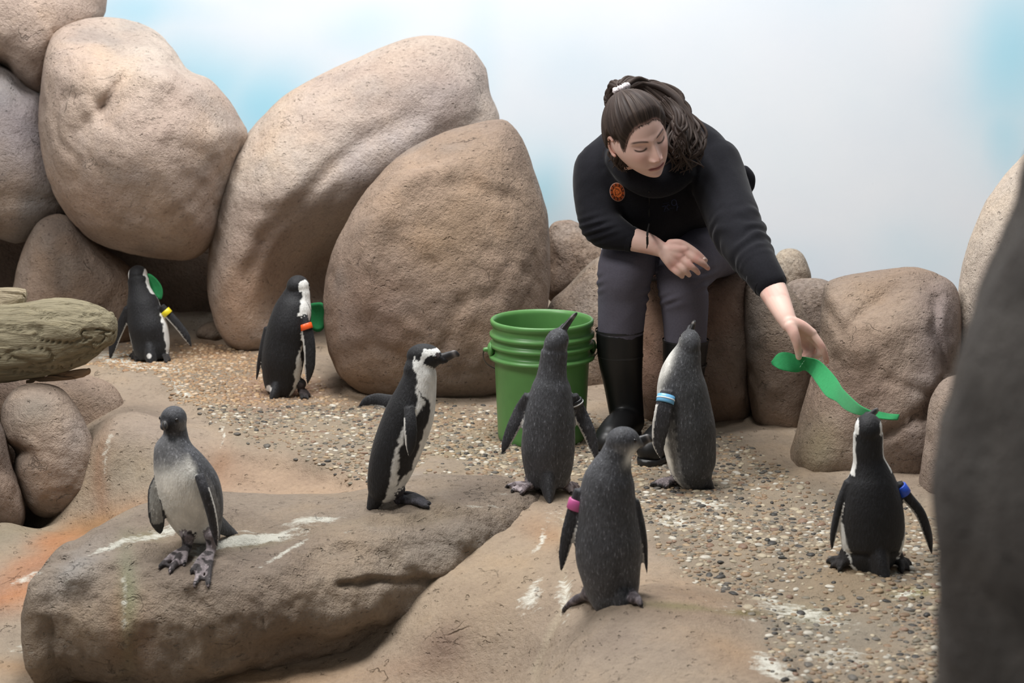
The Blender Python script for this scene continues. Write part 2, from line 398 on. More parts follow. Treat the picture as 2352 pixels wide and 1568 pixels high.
def blob(px, py, cx, cy, sx, sy, ang=0):
    a = math.radians(ang); dx, dy = px - cx, py - cy
    u = (dx * math.cos(a) + dy * math.sin(a)) / sx; v = (-dx * math.sin(a) + dy * math.cos(a)) / sy
    return np.exp(-(u * u + v * v))
WHITES = [(560, 1240, 190, 18, -12, .9), (720, 1190, 120, 14, -8, .8), (400, 1215, 160, 16, -16, .75), (660, 1265, 110, 9, -32, .75), (1225, 1255, 90, 10, -48, .7), (1300, 1380, 25, 90, 5, .6), (1235, 1380, 40, 80, 10, .6),
          (1560, 1180, 130, 30, 10, .6), (1640, 1150, 90, 25, 20, .6), (1900, 1230, 120, 20, 4, .55), (1830, 1400, 200, 35, 8, .62), (2080, 1360, 70, 25, 0, .6), (1800, 1540, 90, 40, 20, .7), (1950, 1500, 150, 50, 0, .55), (1740, 1370, 140, 14, 18, .6),
          (330, 830, 150, 22, 8, .75), (430, 880, 80, 15, 10, .6), (520, 1000, 14, 60, 20, .6), (1130, 1060, 90, 25, 0, .45), (1140, 1130, 130, 12, 6, .5), (250, 1040, 18, 120, 0, .55), (285, 1380, 16, 140, 0, .6), (60, 1330, 90, 12, -25, .6), (60, 1500, 80, 40, 0, .5), (1280, 1180, 60, 40, 0, .45), (980, 985, 140, 14, -4, .45), (700, 960, 140, 10, 4, .4), (1680, 1420, 200, 60, 25, .42), (1350, 1230, 40, 60, 0, .4)]
def whites(px, py):
    w = np.zeros(px.shape)
    for (cx, cy, sx, sy, an, a) in WHITES: w = np.maximum(w, a * blob(px, py, cx, cy, sx, sy, an))
    return w
def mixv(col, c, f): return col * (1 - f[:, None]) + np.asarray(c)[None] * f[:, None]
tpx, tpy = project(_V)
wx = tpx + 30 * fbm(_V, 4, 3, 21); wy = tpy + 22 * fbm(_V, 4, 3, 22)
gdist, _ = poly_dist(wx, wy, GRAVEL + GRAVEL[:1]); gin = in_poly(wx, wy, GRAVEL)
GM = np.where(gin, sstep(-4, 30, gdist), 0.0) * front
tan = lin(172, 150, 124)
col = np.tile(tan, (len(_V), 1))
col = mixv(col, lin(158, 140, 115), GM)
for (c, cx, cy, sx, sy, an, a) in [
        (lin(184, 142, 100), 700, 1110, 230, 55, 4, .5), (lin(178, 134, 96), 480, 1090, 120, 60, 10, .45), (lin(160, 140, 125), 350, 1000, 110, 70, 0, .6), (lin(140, 135, 112), 320, 1090, 90, 70, 0, .4), (lin(160, 112, 70), 235, 1110, 20, 120, 0, .7),
        (lin(196, 122, 36), 140, 1260, 190, 30, -28, 1.0), (lin(196, 118, 30), 20, 1375, 150, 35, -12, 1.0), (lin(150, 110, 55), 230, 1200, 110, 30, -15, .8), (lin(138, 130, 104), 40, 1205, 120, 46, -22, .6), (lin(165, 115, 90), 60, 1310, 120, 40, -25, .5),
        (lin(185, 130, 55), 250, 1545, 300, 20, 0, .9), (lin(185, 140, 85), 700, 1550, 300, 30, 0, .5), (lin(180, 150, 110), 1130, 1380, 200, 130, -30, .6), (lin(130, 92, 70), 1050, 1490, 60, 40, -20, .6), (lin(150, 110, 80), 1000, 1540, 120, 30, 0, .4),
        (lin(170, 120, 65), 1255, 1230, 50, 45, 0, .6), (lin(165, 128, 90), 1600, 1390, 160, 60, 15, .65), (lin(158, 138, 118), 1430, 1480, 160, 60, 0, .7), (lin(170, 130, 85), 1700, 1510, 110, 50, 20, .6), (lin(150, 145, 128), 1850, 1430, 200, 60, 0, .5),
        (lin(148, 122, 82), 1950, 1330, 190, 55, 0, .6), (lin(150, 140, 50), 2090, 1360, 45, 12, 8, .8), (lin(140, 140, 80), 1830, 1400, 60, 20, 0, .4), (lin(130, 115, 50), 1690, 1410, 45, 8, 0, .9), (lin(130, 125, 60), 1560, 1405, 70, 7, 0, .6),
        (lin(150, 130, 80), 1050, 1060, 90, 20, 0, .5), (lin(150, 105, 55), 470, 810, 120, 20, 10, .8), (lin(170, 100, 60), 640, 900, 100, 25, 0, .6), (lin(150, 110, 60), 880, 920, 80, 16, 0, .7), (lin(160, 112, 66), 510, 1075, 30, 45, 20, .6), (lin(150, 110, 60), 1060, 960, 120, 25, 0, .5), (lin(160, 110, 80), 1080, 1140, 60, 12, 5, .7), (lin(155, 148, 140), 1000, 1105, 70, 22, 0, .6), (lin(150, 140, 120), 120, 1500, 120, 60, 0, .5)]:
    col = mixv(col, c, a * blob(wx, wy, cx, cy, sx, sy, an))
dcr, _s = poly_dist(tpx + 6 * fbm(_V, 12, 2, 31), tpy, [(1300, 1190), (1292, 1290), (1300, 1380), (1262, 1450), (1230, 1540), (1225, 1600)])
col = mixv(col, lin(205, 188, 150), 0.35 * np.exp(-(dcr / 7.0) ** 2) * front)
wet = np.clip(1.0 * blob(wx, wy, 100, 1330, 260, 90, -20) + 0.9 * blob(wx, wy, 400, 1550, 700, 40) + .5 * blob(wx, wy, 1150, 1450, 250, 110) + .3 * blob(wx, wy, 1950, 1330, 150, 40), 0, 1) * front
wmask = whites(wx, wy) * front * 1.12
nx_ = len(xs)
_i = np.arange(len(ys) - 1)[:, None] * nx_ + np.arange(nx_ - 1)[None]
TF = np.stack([_i, _i + 1, _i + nx_ + 1, _i + nx_], -1).reshape(-1, 4)
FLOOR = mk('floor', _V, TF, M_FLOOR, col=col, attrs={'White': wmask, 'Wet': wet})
tag(FLOOR, 'uneven tan rock floor with embedded pebbles and white droppings', kind='structure')

# ------------------------------------------------------------------ long low rock in front
def low_rock():
    prs = [((120, 1474), (190, 1256), -.14, .162), ((250, 1486), (290, 1190), -.14, .165), ((420, 1480), (420, 1150), -.14, .165), ((600, 1462), (600, 1150), -.14, .158), ((800, 1424), (800, 1145), -.135, .160),
           ((950, 1376), (950, 1120), -.12, .155), ((1100, 1320), (1100, 1112), -.115, .15), ((1215, 1268), (1205, 1118), -.115, .135), ((1285, 1215), (1265, 1135), -.115, .10)]
    C, U, Z = [], [], []
    for f, b, zc, hh in prs:
        F_ = G(*f, zc); B_ = G(*b, -.05); C.append([(F_[0] + B_[0]) / 2, (F_[1] + B_[1]) / 2, zc]); U.append([(B_[0] - F_[0]) / 2, (B_[1] - F_[1]) / 2, 0]); Z.append([0, 0, hh])
    n = 260; C = catmull(C, n); U = catmull(U, n); Z = catmull(Z, n)
    a = np.linspace(0, 1, 14)[1:]
    k0 = np.sqrt(1 - a[::-1] ** 2)
    t0 = nrm(C[0] - C[6]); t1 = nrm(C[-1] - C[-6]); L0, L1 = .125, .09
    C = np.vstack([C[0] + t0 * L0 * a[::-1, None], C, C[-1] + t1 * L1 * a[:, None]])
    U = np.vstack([U[0] * np.maximum(k0, .02)[:, None], U, U[-1] * np.maximum(np.sqrt(1 - a ** 2), .02)[:, None]])
    Z = np.vstack([Z[0] * np.maximum(k0, .02)[:, None], Z, Z[-1] * np.maximum(np.sqrt(1 - a ** 2), .02)[:, None]])
    V, F = loft(C, U, Z, 150, 3.0)
    n_ = nrm(V - np.vstack([np.repeat(C, 150, 0), C[0], C[-1]]))
    px, py = project(V)
    d = 0.024 * fbm(V, 2.6, 4, 41) + 0.020 * fbm(V, 9, 5, 42) * (n_[:, 1] < 0.2)
    # ledge lines and the undercut along the front face
    dd, s = poly_dist(px + 8 * fbm(V, 8, 2, 1), py + 6 * fbm(V, 8, 2, 3), [(780, 1345), (880, 1335), (960, 1345), (1060, 1335), (1150, 1310)])
    face = n_[:, 1] < -0.1
    d = d - np.where(face, .022 * np.exp(-(dd / 10) ** 2), 0)
    dd2, s = poly_dist(px, py, [(600, 1320), (602, 1400), (605, 1500)]); d = d - np.where(face, .006 * np.exp(-(dd2 / 4) ** 2), 0)
    d = d - np.where(face, .03 * blob(px, py, 720, 1490, 220, 30, -6), 0)
    V = V + n_ * d[:, None]
    c = mixv(np.tile(lin(160, 141, 120), (len(V), 1)), lin(146, 127, 108), sstep(-.3, .5, fbm(V, 3, 3, 46)))
    for (cc, cx, cy, sx, sy, an, aa) in [(lin(165, 165, 165), 170, 1310, 80, 40, -40, .6), (lin(150, 145, 95), 330, 1230, 40, 12, -5, .7), (lin(145, 160, 120), 285, 1400, 22, 130, 0, .7), (lin(150, 104, 66), 300, 1470, 45, 70, 0, .5), (lin(146, 104, 70), 265, 1430, 18, 90, 0, .5), (lin(165, 140, 100), 480, 1230, 120, 30, -10, .5), (lin(150, 150, 100), 560, 1245, 80, 12, -8, .5), (lin(168, 145, 110), 900, 1190, 200, 20, -5, .5), (lin(150, 142, 130), 1050, 1250, 160, 50, -10, .4)]:
        c = mixv(c, cc, aa * blob(px + 10 * fbm(V, 7, 2, 6), py, cx, cy, sx, sy, an))
    w = whites(px, py) * 1.05
    for (cx, cy, sx, sy, an, a_) in ((470, 1275, 70, 34, -40, .72), (260, 1250, 150, 8, -18, .8), (350, 1228, 110, 6, -20, .8), (560, 1212, 120, 6, -6, .75), (150, 1345, 60, 40, -60, .5), (880, 1215, 240, 7, -4, .55), (1120, 1165, 120, 8, 4, .6), (380, 1300, 60, 20, -50, .55), (1180, 1290, 70, 6, -35, .6)): w = np.maximum(w, a_ * blob(px + 8 * fbm(V, 10, 2, 4), py + 6 * fbm(V, 12, 2, 5), cx, cy, sx, sy, an))
    o = mk('low_boulder', V, F, M_LOW, col=c, attrs={'White': w, 'Wet': 0 * w})
    tag(o, 'long low flat-topped rock with white streaks on which two penguins stand', 'rock')
    return o
LOWROCK = low_rock()
def bvh_of(o):
    me = o.data; return BVHTree.FromPolygons([v.co[:] for v in me.vertices], [p.vertices[:] for p in me.polygons])
BV = [bvh_of(FLOOR), bvh_of(LOWROCK)]
def ground(px, py):
    d = ray(px, py); best = None
    for b in BV:
        h = b.ray_cast(Vector(CAMV), Vector(nrm(d)))
        if h[0] is not None and (best is None or h[3] < best[1]): best = (np.array(h[0]), h[3])
    return best[0]
def drop(x, y, z0=1.0):
    best = -9
    for b in BV:
        h = b.ray_cast(Vector((x, y, z0)), Vector((0, 0, -1)))
        if h[0] is not None: best = max(best, h[0][2])
    return best

# ------------------------------------------------------------------ boulders
def ico(sub):
    bm = bmesh.new(); bmesh.ops.create_icosphere(bm, subdivisions=sub, radius=1)
    V = np.array([v.co[:] for v in bm.verts]); F = np.array([[v.index for v in f.verts] for f in bm.faces]); bm.free(); return V, F
ICO = {s: ico(s) for s in (5, 6)}
def boulder(outline, Y, T, c1, c2, label, sub=5, p=2.3, bumps=(), stains=(), rough=.02, seed=0, tilt=0.0, mat=None, name='boulder', cen=None, ty=0.0, creases=()):
    """rounded rock whose silhouette follows an outline (pixels) at depth Y, with half thickness T and real back"""
    O = np.array(outline, float); cx, cy = cen if cen else ((O[:, 0].min() + O[:, 0].max()) / 2, (O[:, 1].min() + O[:, 1].max()) / 2)
    C = P(cx, cy, Y); fw = nrm(ray(cx, cy)); rt = nrm(np.cross(fw, [0, 0, 1])); up = np.cross(rt, fw)
    # dense smooth outline
    k = len(O); E = np.vstack([O, O[:1]]); 
    cl = catmull(np.vstack([O[-2:], O, O[:3]]), (k + 4) * 14)[28:28 + k * 14]
    dep = np.dot(C - CAMV, fw)
    def plane(q):
        d = np.array([ray(a, b) for a, b in q]); return d * (dep / (d @ fw))[:, None] + CAMV - C
    W3 = plane(cl); ou, ov = W3 @ rt, W3 @ up
    ang = np.unwrap(np.arctan2(ov, ou)); rad = np.hypot(ou, ov)
    s = np.argsort(np.mod(np.arctan2(ov, ou), 2 * np.pi)); th = np.mod(np.arctan2(ov, ou), 2 * np.pi)[s]; rr = rad[s]
    D, F = ICO[sub]
    t = np.mod(np.arctan2(D[:, 2], D[:, 0]), 2 * np.pi)
    R = np.interp(t, np.concatenate([th - 2 * np.pi, th, th + 2 * np.pi]), np.tile(rr, 3))
    r = np.clip(np.hypot(D[:, 0], D[:, 2]), 0, 1)
    h = np.sign(D[:, 1]) * (1 - r ** p) ** (1 / p) if p != 2 else D[:, 1]
    rr_ = np.where(np.abs(D[:, 1]) < 1e-9, 1, r)
    V = C + (np.cos(t) * R * rr_)[:, None] * rt + (np.sin(t) * R * rr_)[:, None] * up + (h * T)[:, None] * fw
    V = V + ((V - C) @ up * tilt)[:, None] * fw + ((V - C) @ rt * ty)[:, None] * fw
    px, py = project(V); fr = D[:, 1] < 0.25
    for (bx_, by, sx, sy, an, a) in bumps:
        V = V - fw[None] * (a * blob(px, py, bx_, by, sx, sy, an) * sstep(.3, -.2, D[:, 1]))[:, None]
    for (cp, wd, a) in creases:
        dc, _s = poly_dist(px + 10 * fbm(V, 5, 2, seed + 51), py + 8 * fbm(V, 5, 2, seed + 52), cp); V = V - fw[None] * (a * np.exp(-(dc / wd) ** 2) * sstep(.3, -.2, D[:, 1]))[:, None]
    nn = nrm((np.cos(t) * r)[:, None] * rt + (np.sin(t) * r)[:, None] * up + (D[:, 1])[:, None] * fw)
    rg = np.abs(fbm(V, 2.6, 2, seed + 13)); disp = rough * (1.3 * fbm(V, 1.8, 2, seed + 3) + 0.35 * fbm(V, 8, 3, seed + 5) - 0.7 * np.exp(-(rg / .10) ** 2) * sstep(-.2, .4, fbm(V, 1.7, 2, seed + 17))) + 0.0045 * fbm(V, 24, 2, seed + 9)
    V = V + nn * (disp * (0.35 + 0.65 * (1 - r ** 6)))[:, None]
    f = sstep(-.5, .6, fbm(V, 1.6, 4, seed + 20)); col = mixv(np.tile(np.asarray(c1), (len(V), 1)), c2, f)
    f2 = sstep(.15, .7, fbm(V, 3.3, 3, seed + 25)); col = mixv(col, lin(150, 146, 142), .35 * f2)
    f3 = sstep(.25, .8, fbm(V, 2.5, 3, seed + 31)); col = mixv(col, lin(194, 162, 134), .4 * f3)
    wpx = px + 14 * fbm(V, 5, 2, seed + 1)
    for (cc, bx_, by, sx, sy, an, a) in stains: col = mixv(col, cc, a * blob(wpx, py, bx_, by, sx, sy, an))
    o = mk(name, V, F, mat or M_ROCK, col=col); tag(o, label, 'rock'); return o
PALE, PINK, BRN, DRK, GRY = lin(206, 187, 170), lin(200, 174, 155), lin(154, 129, 108), lin(126, 106, 92), lin(148, 140, 136)
OCH = lin(176, 130, 88)
boulder([(-140, -80), (60, -110), (225, -60), (243, 20), (215, 60), (150, 120), (108, 190), (85, 216), (40, 190), (0, 150), (-120, 110)], 6.75, .36, PALE, PINK, 'beige boulder topping the stack beside the two-lobed boulder', seed=100)
boulder([(-160, 120), (0, 148), (60, 195), (100, 222), (140, 340), (160, 470), (125, 520), (50, 557), (0, 548), (-140, 500)], 6.6, .33, GRY, lin(165, 148, 132), 'greyish-purple boulder wedged below the beige top boulder', seed=120,
        stains=[(lin(150, 142, 148), 60, 300, 120, 110, 20, .7)])
boulder([(88, 300), (92, 200), (108, 95), (148, 47), (235, 32), (330, 48), (385, 88), (432, 155), (485, 185), (525, 228), (552, 275), (566, 315), (534, 400), (508, 480), (486, 555), (440, 592), (360, 592), (280, 577), (200, 545), (142, 480), (105, 400)],
        6.45, .46, PALE, PINK, 'large pale two-lobed boulder roofing the dark cave', sub=6, seed=140, rough=.016, creases=[([(235, 235), (270, 190), (310, 152), (360, 138), (410, 142), (445, 160)], 15, -.045), ([(140, 150), (190, 130), (250, 125)], 14, -.015)],
        bumps=[(260, 60, 180, 62, 4, -.24), (350, 330, 190, 150, -20, .07), (250, 250, 90, 26, -35, -.04), (420, 185, 110, 40, 12, .06)],
        stains=[(lin(196, 156, 126), 200, 480, 90, 60, 30, .5)])
boulder([(35, 640), (55, 575), (82, 512), (118, 490), (160, 500), (205, 545), (300, 620), (335, 700), (300, 790), (150, 810), (20, 780)], 6.5, .24, BRN, DRK, 'squat brown rock holding up the cave beside the driftwood log', seed=160, bumps=[(130, 540, 60, 50, 0, .03)])
boulder([(478, 640), (488, 520), (507, 430), (540, 350), (600, 270), (660, 215), (760, 160), (880, 107), (960, 85), (1030, 91), (1077, 117), (1110, 160), (1119, 215), (1142, 275), (1130, 330), (1060, 420), (960, 520), (860, 610), (800, 680), (740, 740), (680, 790), (600, 817), (545, 806), (510, 770), (488, 710)],
        6.5, .40, PALE, PINK, 'tall leaning arched boulder, the highest behind the penguins', sub=6, seed=180, rough=.015, creases=[([(600, 545), (680, 470), (760, 380), (850, 310), (960, 260)], 22, -.022), ([(560, 640), (600, 560)], 18, -.02), ([(960, 330), (1040, 300), (1110, 280)], 16, -.02)], cen=(740, 470), ty=-.05,
        bumps=[(735, 640, 100, 140, 35, -.50), (880, 480, 150, 40, -42, -.20), (1050, 230, 60, 60, 0, .03), (620, 430, 120, 160, 35, .05)],
        stains=[(lin(196, 152, 118), 580, 660, 110, 130, 20, .7), (lin(180, 172, 172), 900, 330, 260, 70, -38, .6)])
boulder([(744, 700), (755, 620), (790, 530), (850, 430), (930, 350), (1040, 296), (1140, 274), (1176, 286), (1206, 330), (1236, 420), (1258, 500), (1263, 590), (1258, 700), (1240, 810), (1185, 895), (1100, 926), (960, 928), (850, 908), (790, 872), (760, 820), (748, 760)],
        5.80, .36, BRN, lin(162, 134, 108), 'broad reddish-brown egg-shaped boulder behind the green bucket', sub=6, seed=200, rough=.014, creases=[([(840, 700), (850, 560), (900, 450), (980, 390), (1070, 380)], 26, .022), ([(1070, 380), (1110, 440), (1180, 450)], 18, -.015), ([(760, 830), (850, 800), (960, 840)], 16, -.016), ([(1010, 800), (1050, 700), (1150, 680)], 14, -.012)], p=2.5, tilt=.06,
        bumps=[(860, 500, 60, 150, 38, .03), (1150, 600, 80, 160, 0, .02)],
        stains=[(lin(178, 140, 92), 1050, 520, 120, 100, 0, .35), (lin(164, 124, 100), 850, 740, 130, 120, 0, .5)])
boulder([(1255, 600), (1258, 520), (1300, 501), (1345, 523), (1382, 572), (1390, 650), (1330, 690), (1262, 690)], 6.2, .15, lin(190, 168, 146), lin(170, 142, 118), 'small speckled coarse-grained rock between egg-shaped boulder and woman', seed=220, mat=M_GRAN, rough=.012)
boulder([(1255, 720), (1305, 655), (1375, 590), (1450, 590), (1530, 606), (1548, 700), (1520, 860), (1470, 950), (1400, 960), (1340, 950), (1270, 910)], 5.92, .20, BRN, lin(165, 146, 124), 'brown sloping rock directly behind the green bucket', seed=240, mat=M_GRAN, rough=.012)
boulder([(1464, 700), (1498, 640), (1560, 628), (1640, 630), (1700, 628), (1722, 655), (1730, 760), (1726, 880), (1716, 965), (1650, 992), (1560, 996), (1490, 990), (1465, 900)], 5.45, .28, lin(165, 124, 98), lin(150, 126, 106), 'reddish rock seat on which the woman sits', seed=260, p=3.2, rough=.012, stains=[(lin(176, 128, 100), 1500, 800, 50, 160, 0, .5)])
boulder([(1712, 660), (1755, 610), (1805, 650), (1850, 720), (1885, 820), (1872, 940), (1840, 1018), (1785, 1010), (1735, 975), (1715, 850)], 5.26, .18, BRN, lin(150, 130, 112), 'upright brown rock just right of the woman\'s rock seat', seed=280, rough=.014)
boulder([(1768, 620), (1788, 577), (1828, 571), (1853, 597), (1864, 650), (1830, 700), (1780, 690)], 5.85, .12, lin(180, 166, 146), lin(165, 146, 126), 'small rounded speckled rock top showing beyond the woman\'s black cuff', seed=300, mat=M_GRAN, rough=.008)
boulder([(1790, 720), (1806, 655), (1858, 640), (1908, 652), (1925, 720), (1915, 820), (1850, 850), (1800, 800)], 5.6, .15, lin(165, 146, 130), lin(150, 130, 116), 'rounded rock behind the woman\'s bare outstretched forearm', seed=320, mat=M_GRAN, rough=.01)
boulder([(1815, 1090), (1838, 960), (1876, 810), (1884, 700), (1895, 646), (1940, 626), (2020, 614), (2090, 607), (2150, 624), (2197, 662), (2210, 760), (2200, 900), (2180, 1010), (2165, 1120), (2050, 1150), (1900, 1140)],
        4.95, .32, lin(168, 146, 126), BRN, 'large brown boulder behind the green felt strip', sub=6, seed=340, rough=.016, creases=[([(1890, 700), (1930, 760), (1980, 700), (2060, 650)], 14, -.02), ([(2150, 690), (2140, 760), (2170, 860), (2130, 960)], 12, -.028), ([(2040, 1000), (2110, 960)], 10, -.02)], p=2.6, tilt=.14,
        bumps=[(2040, 660, 130, 60, 0, -.03), (2000, 760, 140, 60, -30, .02), (1880, 1080, 60, 60, 0, .06)],
        stains=[(lin(182, 150, 118), 1960, 760, 110, 80, -30, .5), (lin(150, 138, 142), 2160, 760, 50, 140, 10, .6), (lin(160, 118, 92), 1960, 900, 110, 80, 0, .4), (lin(128, 122, 90), 1880, 1030, 50, 70, 0, .6), (lin(150, 120, 105), 2090, 1010, 80, 80, 0, .4)])
boulder([(2118, 1150), (2124, 1000), (2140, 905), (2190, 860), (2310, 860), (2380, 1000), (2360, 1160), (2220, 1200)], 4.50, .16, lin(180, 158, 138), lin(165, 142, 124), 'tan rock foot beneath the tall pale boulder beside blue-banded penguin', seed=360, rough=.012)
boulder([(2192, 800), (2204, 640), (2230, 540), (2270, 452), (2330, 375), (2420, 310), (2620, 330), (2720, 700), (2560, 1040), (2300, 1040), (2200, 930)], 5.05, .4, lin(205, 186, 166), PALE, 'tall pale beige boulder against the wall beside dark foreground rock', sub=6, seed=380, rough=.016)
# rock mass added behind the boulder stack to keep light out of the cave
boulder([(-170, 620), (-80, 360), (200, 300), (520, 340), (800, 400), (980, 500), (1060, 740), (900, 860), (500, 830), (0, 840), (-160, 780)], 7.13, .20, BRN, DRK, 'added rock mass shutting light out behind the dark cave', seed=400, p=3)
boulder([(452, 772), (460, 750), (490, 738), (515, 748), (520, 775), (490, 785)], 6.5, .06, lin(130, 115, 100), BRN, 'small loose stone inside the dark cave mouth', seed=430, rough=.006)
# left side, below the log
boulder([(4, 980), (8, 930), (40, 890), (100, 880), (150, 900), (190, 960), (214, 1020), (217, 1090), (205, 1150), (160, 1184), (90, 1186), (55, 1150), (28, 1090), (35, 1040), (12, 1010)], 4.88, .17, GRY, lin(176, 150, 128), 'smooth kidney-shaped grey and tan boulder under the driftwood log', sub=6, seed=440, rough=.010, cen=(115, 1035), bumps=[(40, 1035, 30, 16, 20, -.03)],
        stains=[(lin(120, 120, 110), 70, 940, 70, 50, 0, .5), (lin(190, 160, 135), 90, 1100, 50, 60, 0, .5), (GRY, 180, 1000, 30, 60, 0, .5)])
boulder([(-120, 1000), (-40, 930), (5, 980), (25, 1060), (52, 1150), (50, 1210), (15, 1245), (-80, 1260)], 4.78, .2, DRK, lin(115, 92, 80), 'dark brown rock left of the kidney-shaped boulder', seed=460, rough=.014)
boulder([(-200, 880), (-60, 820), (120, 850), (200, 862), (262, 890), (285, 950), (262, 1060), (200, 1130), (60, 1170), (-150, 1150)], 5.22, .2, lin(130, 108, 96), BRN, 'reddish rock bank between driftwood log and kidney-shaped boulder', seed=480, rough=.012)

def front_rock():
    st = [(300, 2400), (480, 2356), (600, 2300), (720, 2252), (850, 2204), (1000, 2168), (1150, 2148), (1300, 2140), (1450, 2142), (1700, 2150), (2600, 2100), (4600, 2000)]
    C, U, Vv = [], [], []
    for py, lx in st:
        L = P(lx, py, 1.25); w = .30 + .10 * min(1, (py - 300) / 1500.0); C.append(L + [w, 0, 0]); U.append([w, 0, 0]); Vv.append([0, .28, 0])
    n = 140; C, U, Vv = catmull(C, n), catmull(U, n), catmull(Vv, n)
    a = np.linspace(0, 1, 14)[1:][::-1]; k = np.sqrt(1 - a ** 2)
    C = np.vstack([C[0] + np.outer(a, [0.04, 0, .12]), C]); U = np.vstack([U[0] * np.maximum(k, .02)[:, None], U]); Vv = np.vstack([Vv[0] * np.maximum(k, .02)[:, None], Vv])
    V, F = loft(C, U, Vv, 80); V = V + nrm(V - np.vstack([np.repeat(C, 80, 0), C[0], C[-1]])) * (.012 * fbm(V, 6, 4, 77))[:, None]
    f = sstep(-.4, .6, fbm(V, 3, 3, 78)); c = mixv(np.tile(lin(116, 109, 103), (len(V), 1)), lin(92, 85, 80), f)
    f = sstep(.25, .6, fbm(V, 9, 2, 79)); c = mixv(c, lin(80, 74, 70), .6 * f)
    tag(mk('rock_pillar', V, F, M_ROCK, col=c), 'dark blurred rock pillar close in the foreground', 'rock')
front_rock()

# ------------------------------------------------------------------ driftwood
def wood_mat():
    m, nt, b = newmat('weathered_driftwood')
    co = N(nt, 'ShaderNodeTexCoord').outputs['Object']
    c = N(nt, 'ShaderNodeAttribute', attribute_name='Col').outputs['Color']
    g = noise(nt, mapping(nt, co, (5, 60, 60), (0, math.radians(10), 0)), 1.0, 5, 0.6, 1.2)
    g2 = noise(nt, mapping(nt, co, (14, 160, 160), (0, math.radians(10), 0)), 1.0, 4, 0.6, 0.6)
    c = mixc(nt, 1.0, c, ramp(nt, g, [(0.34, (0.72, 0.70, 0.66)), (0.48, (1, 1, 1)), (0.7, (1.15, 1.13, 1.08))]), 'MULTIPLY')
    lk(nt, c, b.inputs['Base Color']); b.inputs['Roughness'].default_value = 0.9; b.inputs['Specular IOR Level'].default_value = 0.2
    h = math_n(nt, 'ADD', g, math_n(nt, 'MULTIPLY', g2, 0.5))
    lk(nt, bump(nt, h, 0.9, 0.012), b.inputs['Normal']); return m
M_WOOD = wood_mat()
def wood(st, Y, name, label, seed, base, parent=None, blunt=.06, depth=.9):
    C, U, Vv = [], [], []
    for cx, top, bot, dy in st:
        a = P(cx, top, Y + dy); b = P(cx, bot, Y + dy); C.append((a + b) / 2); U.append((a - b) / 2); Vv.append([0, np.linalg.norm(a - b) / 2 * depth, 0])
    n = 160; C, U, Vv = catmull(C, n), catmull(U, n), catmull(Vv, n)
    a = np.linspace(0, 1, 10)[1:]; t1 = nrm(C[-1] - C[-4]); k = np.maximum((1 - a ** 2.5) ** .5, .02)
    C = np.vstack([C, C[-1] + t1 * blunt * a[:, None]]); U = np.vstack([U, U[-1] * k[:, None]]); Vv = np.vstack([Vv, Vv[-1] * k[:, None]])
    V, F = loft(C, U, Vv, 110); Cc = np.vstack([np.repeat(C, 110, 0), C[0], C[-1]]); nn = nrm(V - Cc)
    Q = V * [4, 26, 26] + np.stack([0 * V[:, 0], 0 * V[:, 0], V[:, 0] * 3], -1)
    rid = fbm(Q, 1.0, 3, seed)
    V = V + nn * (.006 * rid - .010 * np.exp(-(rid / .12) ** 2))[:, None] + nn * (.01 * fbm(V, 4, 3, seed + 3))[:, None]
    c = np.tile(base, (len(V), 1))
    o = mk(name, V, F, M_WOOD, parent, col=c); 
    if label: tag(o, label, 'driftwood')
    return o
WB = lin(138, 130, 108)
log = empty('driftwood_log', P(110, 880, 4.95)); tag(log, 'thick weathered grey driftwood log with splintered tip lying on boulders', 'driftwood')
wood([(-260, 700, 900, 0), (-100, 698, 885, 0), (0, 702, 880, 0), (60, 695, 872, 0), (120, 683, 858, 0), (170, 681, 838, 0), (215, 695, 815, 0), (250, 718, 790, 0)], 4.95, 'trunk', None, 500, WB, log, .025)
wood([(-260, 660, 740, 0), (-60, 664, 738, 0), (0, 664, 736, 0), (35, 665, 722, 0), (52, 668, 706, 0)], 5.02, 'broken_limb', None, 520, lin(160, 148, 126), log, .012)
wood([(60, 868, 884, 0), (110, 856, 882, 0), (150, 850, 880, 0), (185, 847, 872, 0), (200, 847, 862, 0)], 4.93, 'snag', None, 540, lin(150, 125, 100), log, .012)

# ------------------------------------------------------------------ pebbles set into the floor
def dome(n=9, rng=None):
    a = np.linspace(0, 2 * np.pi, n, endpoint=False) + rng.uniform(0, 1)
    rr = 1 + rng.normal(0, .09, n)
    r0 = np.stack([np.cos(a) * rr * .92, np.sin(a) * rr * .92, np.full(n, -.55)], -1); r1 = np.stack([np.cos(a) * rr, np.sin(a) * rr, np.full(n, .05)], -1); r2 = np.stack([np.cos(a) * rr * .66, np.sin(a) * rr * .66, np.full(n, .72)], -1)
    V = np.vstack([r0, r1, r2, [[0, 0, .98]]]); j = np.arange(n); k = (j + 1) % n
    Q = np.vstack([np.stack([j, k, n + k, n + j], -1), np.stack([n + j, n + k, 2 * n + k, 2 * n + j], -1)])
    T = np.stack([2 * n + j, 2 * n + k, np.full(n, 3 * n)], -1); return V, Q, T
PCOL = [(lin(196, 180, 150), 3), (lin(180, 150, 112), 3), (lin(160, 128, 95), 3), (lin(212, 206, 192), 2), (lin(72, 69, 66), 1.6), (lin(110, 104, 96), 2), (lin(150, 115, 90), 1.2), (lin(140, 130, 110), 2.5)]
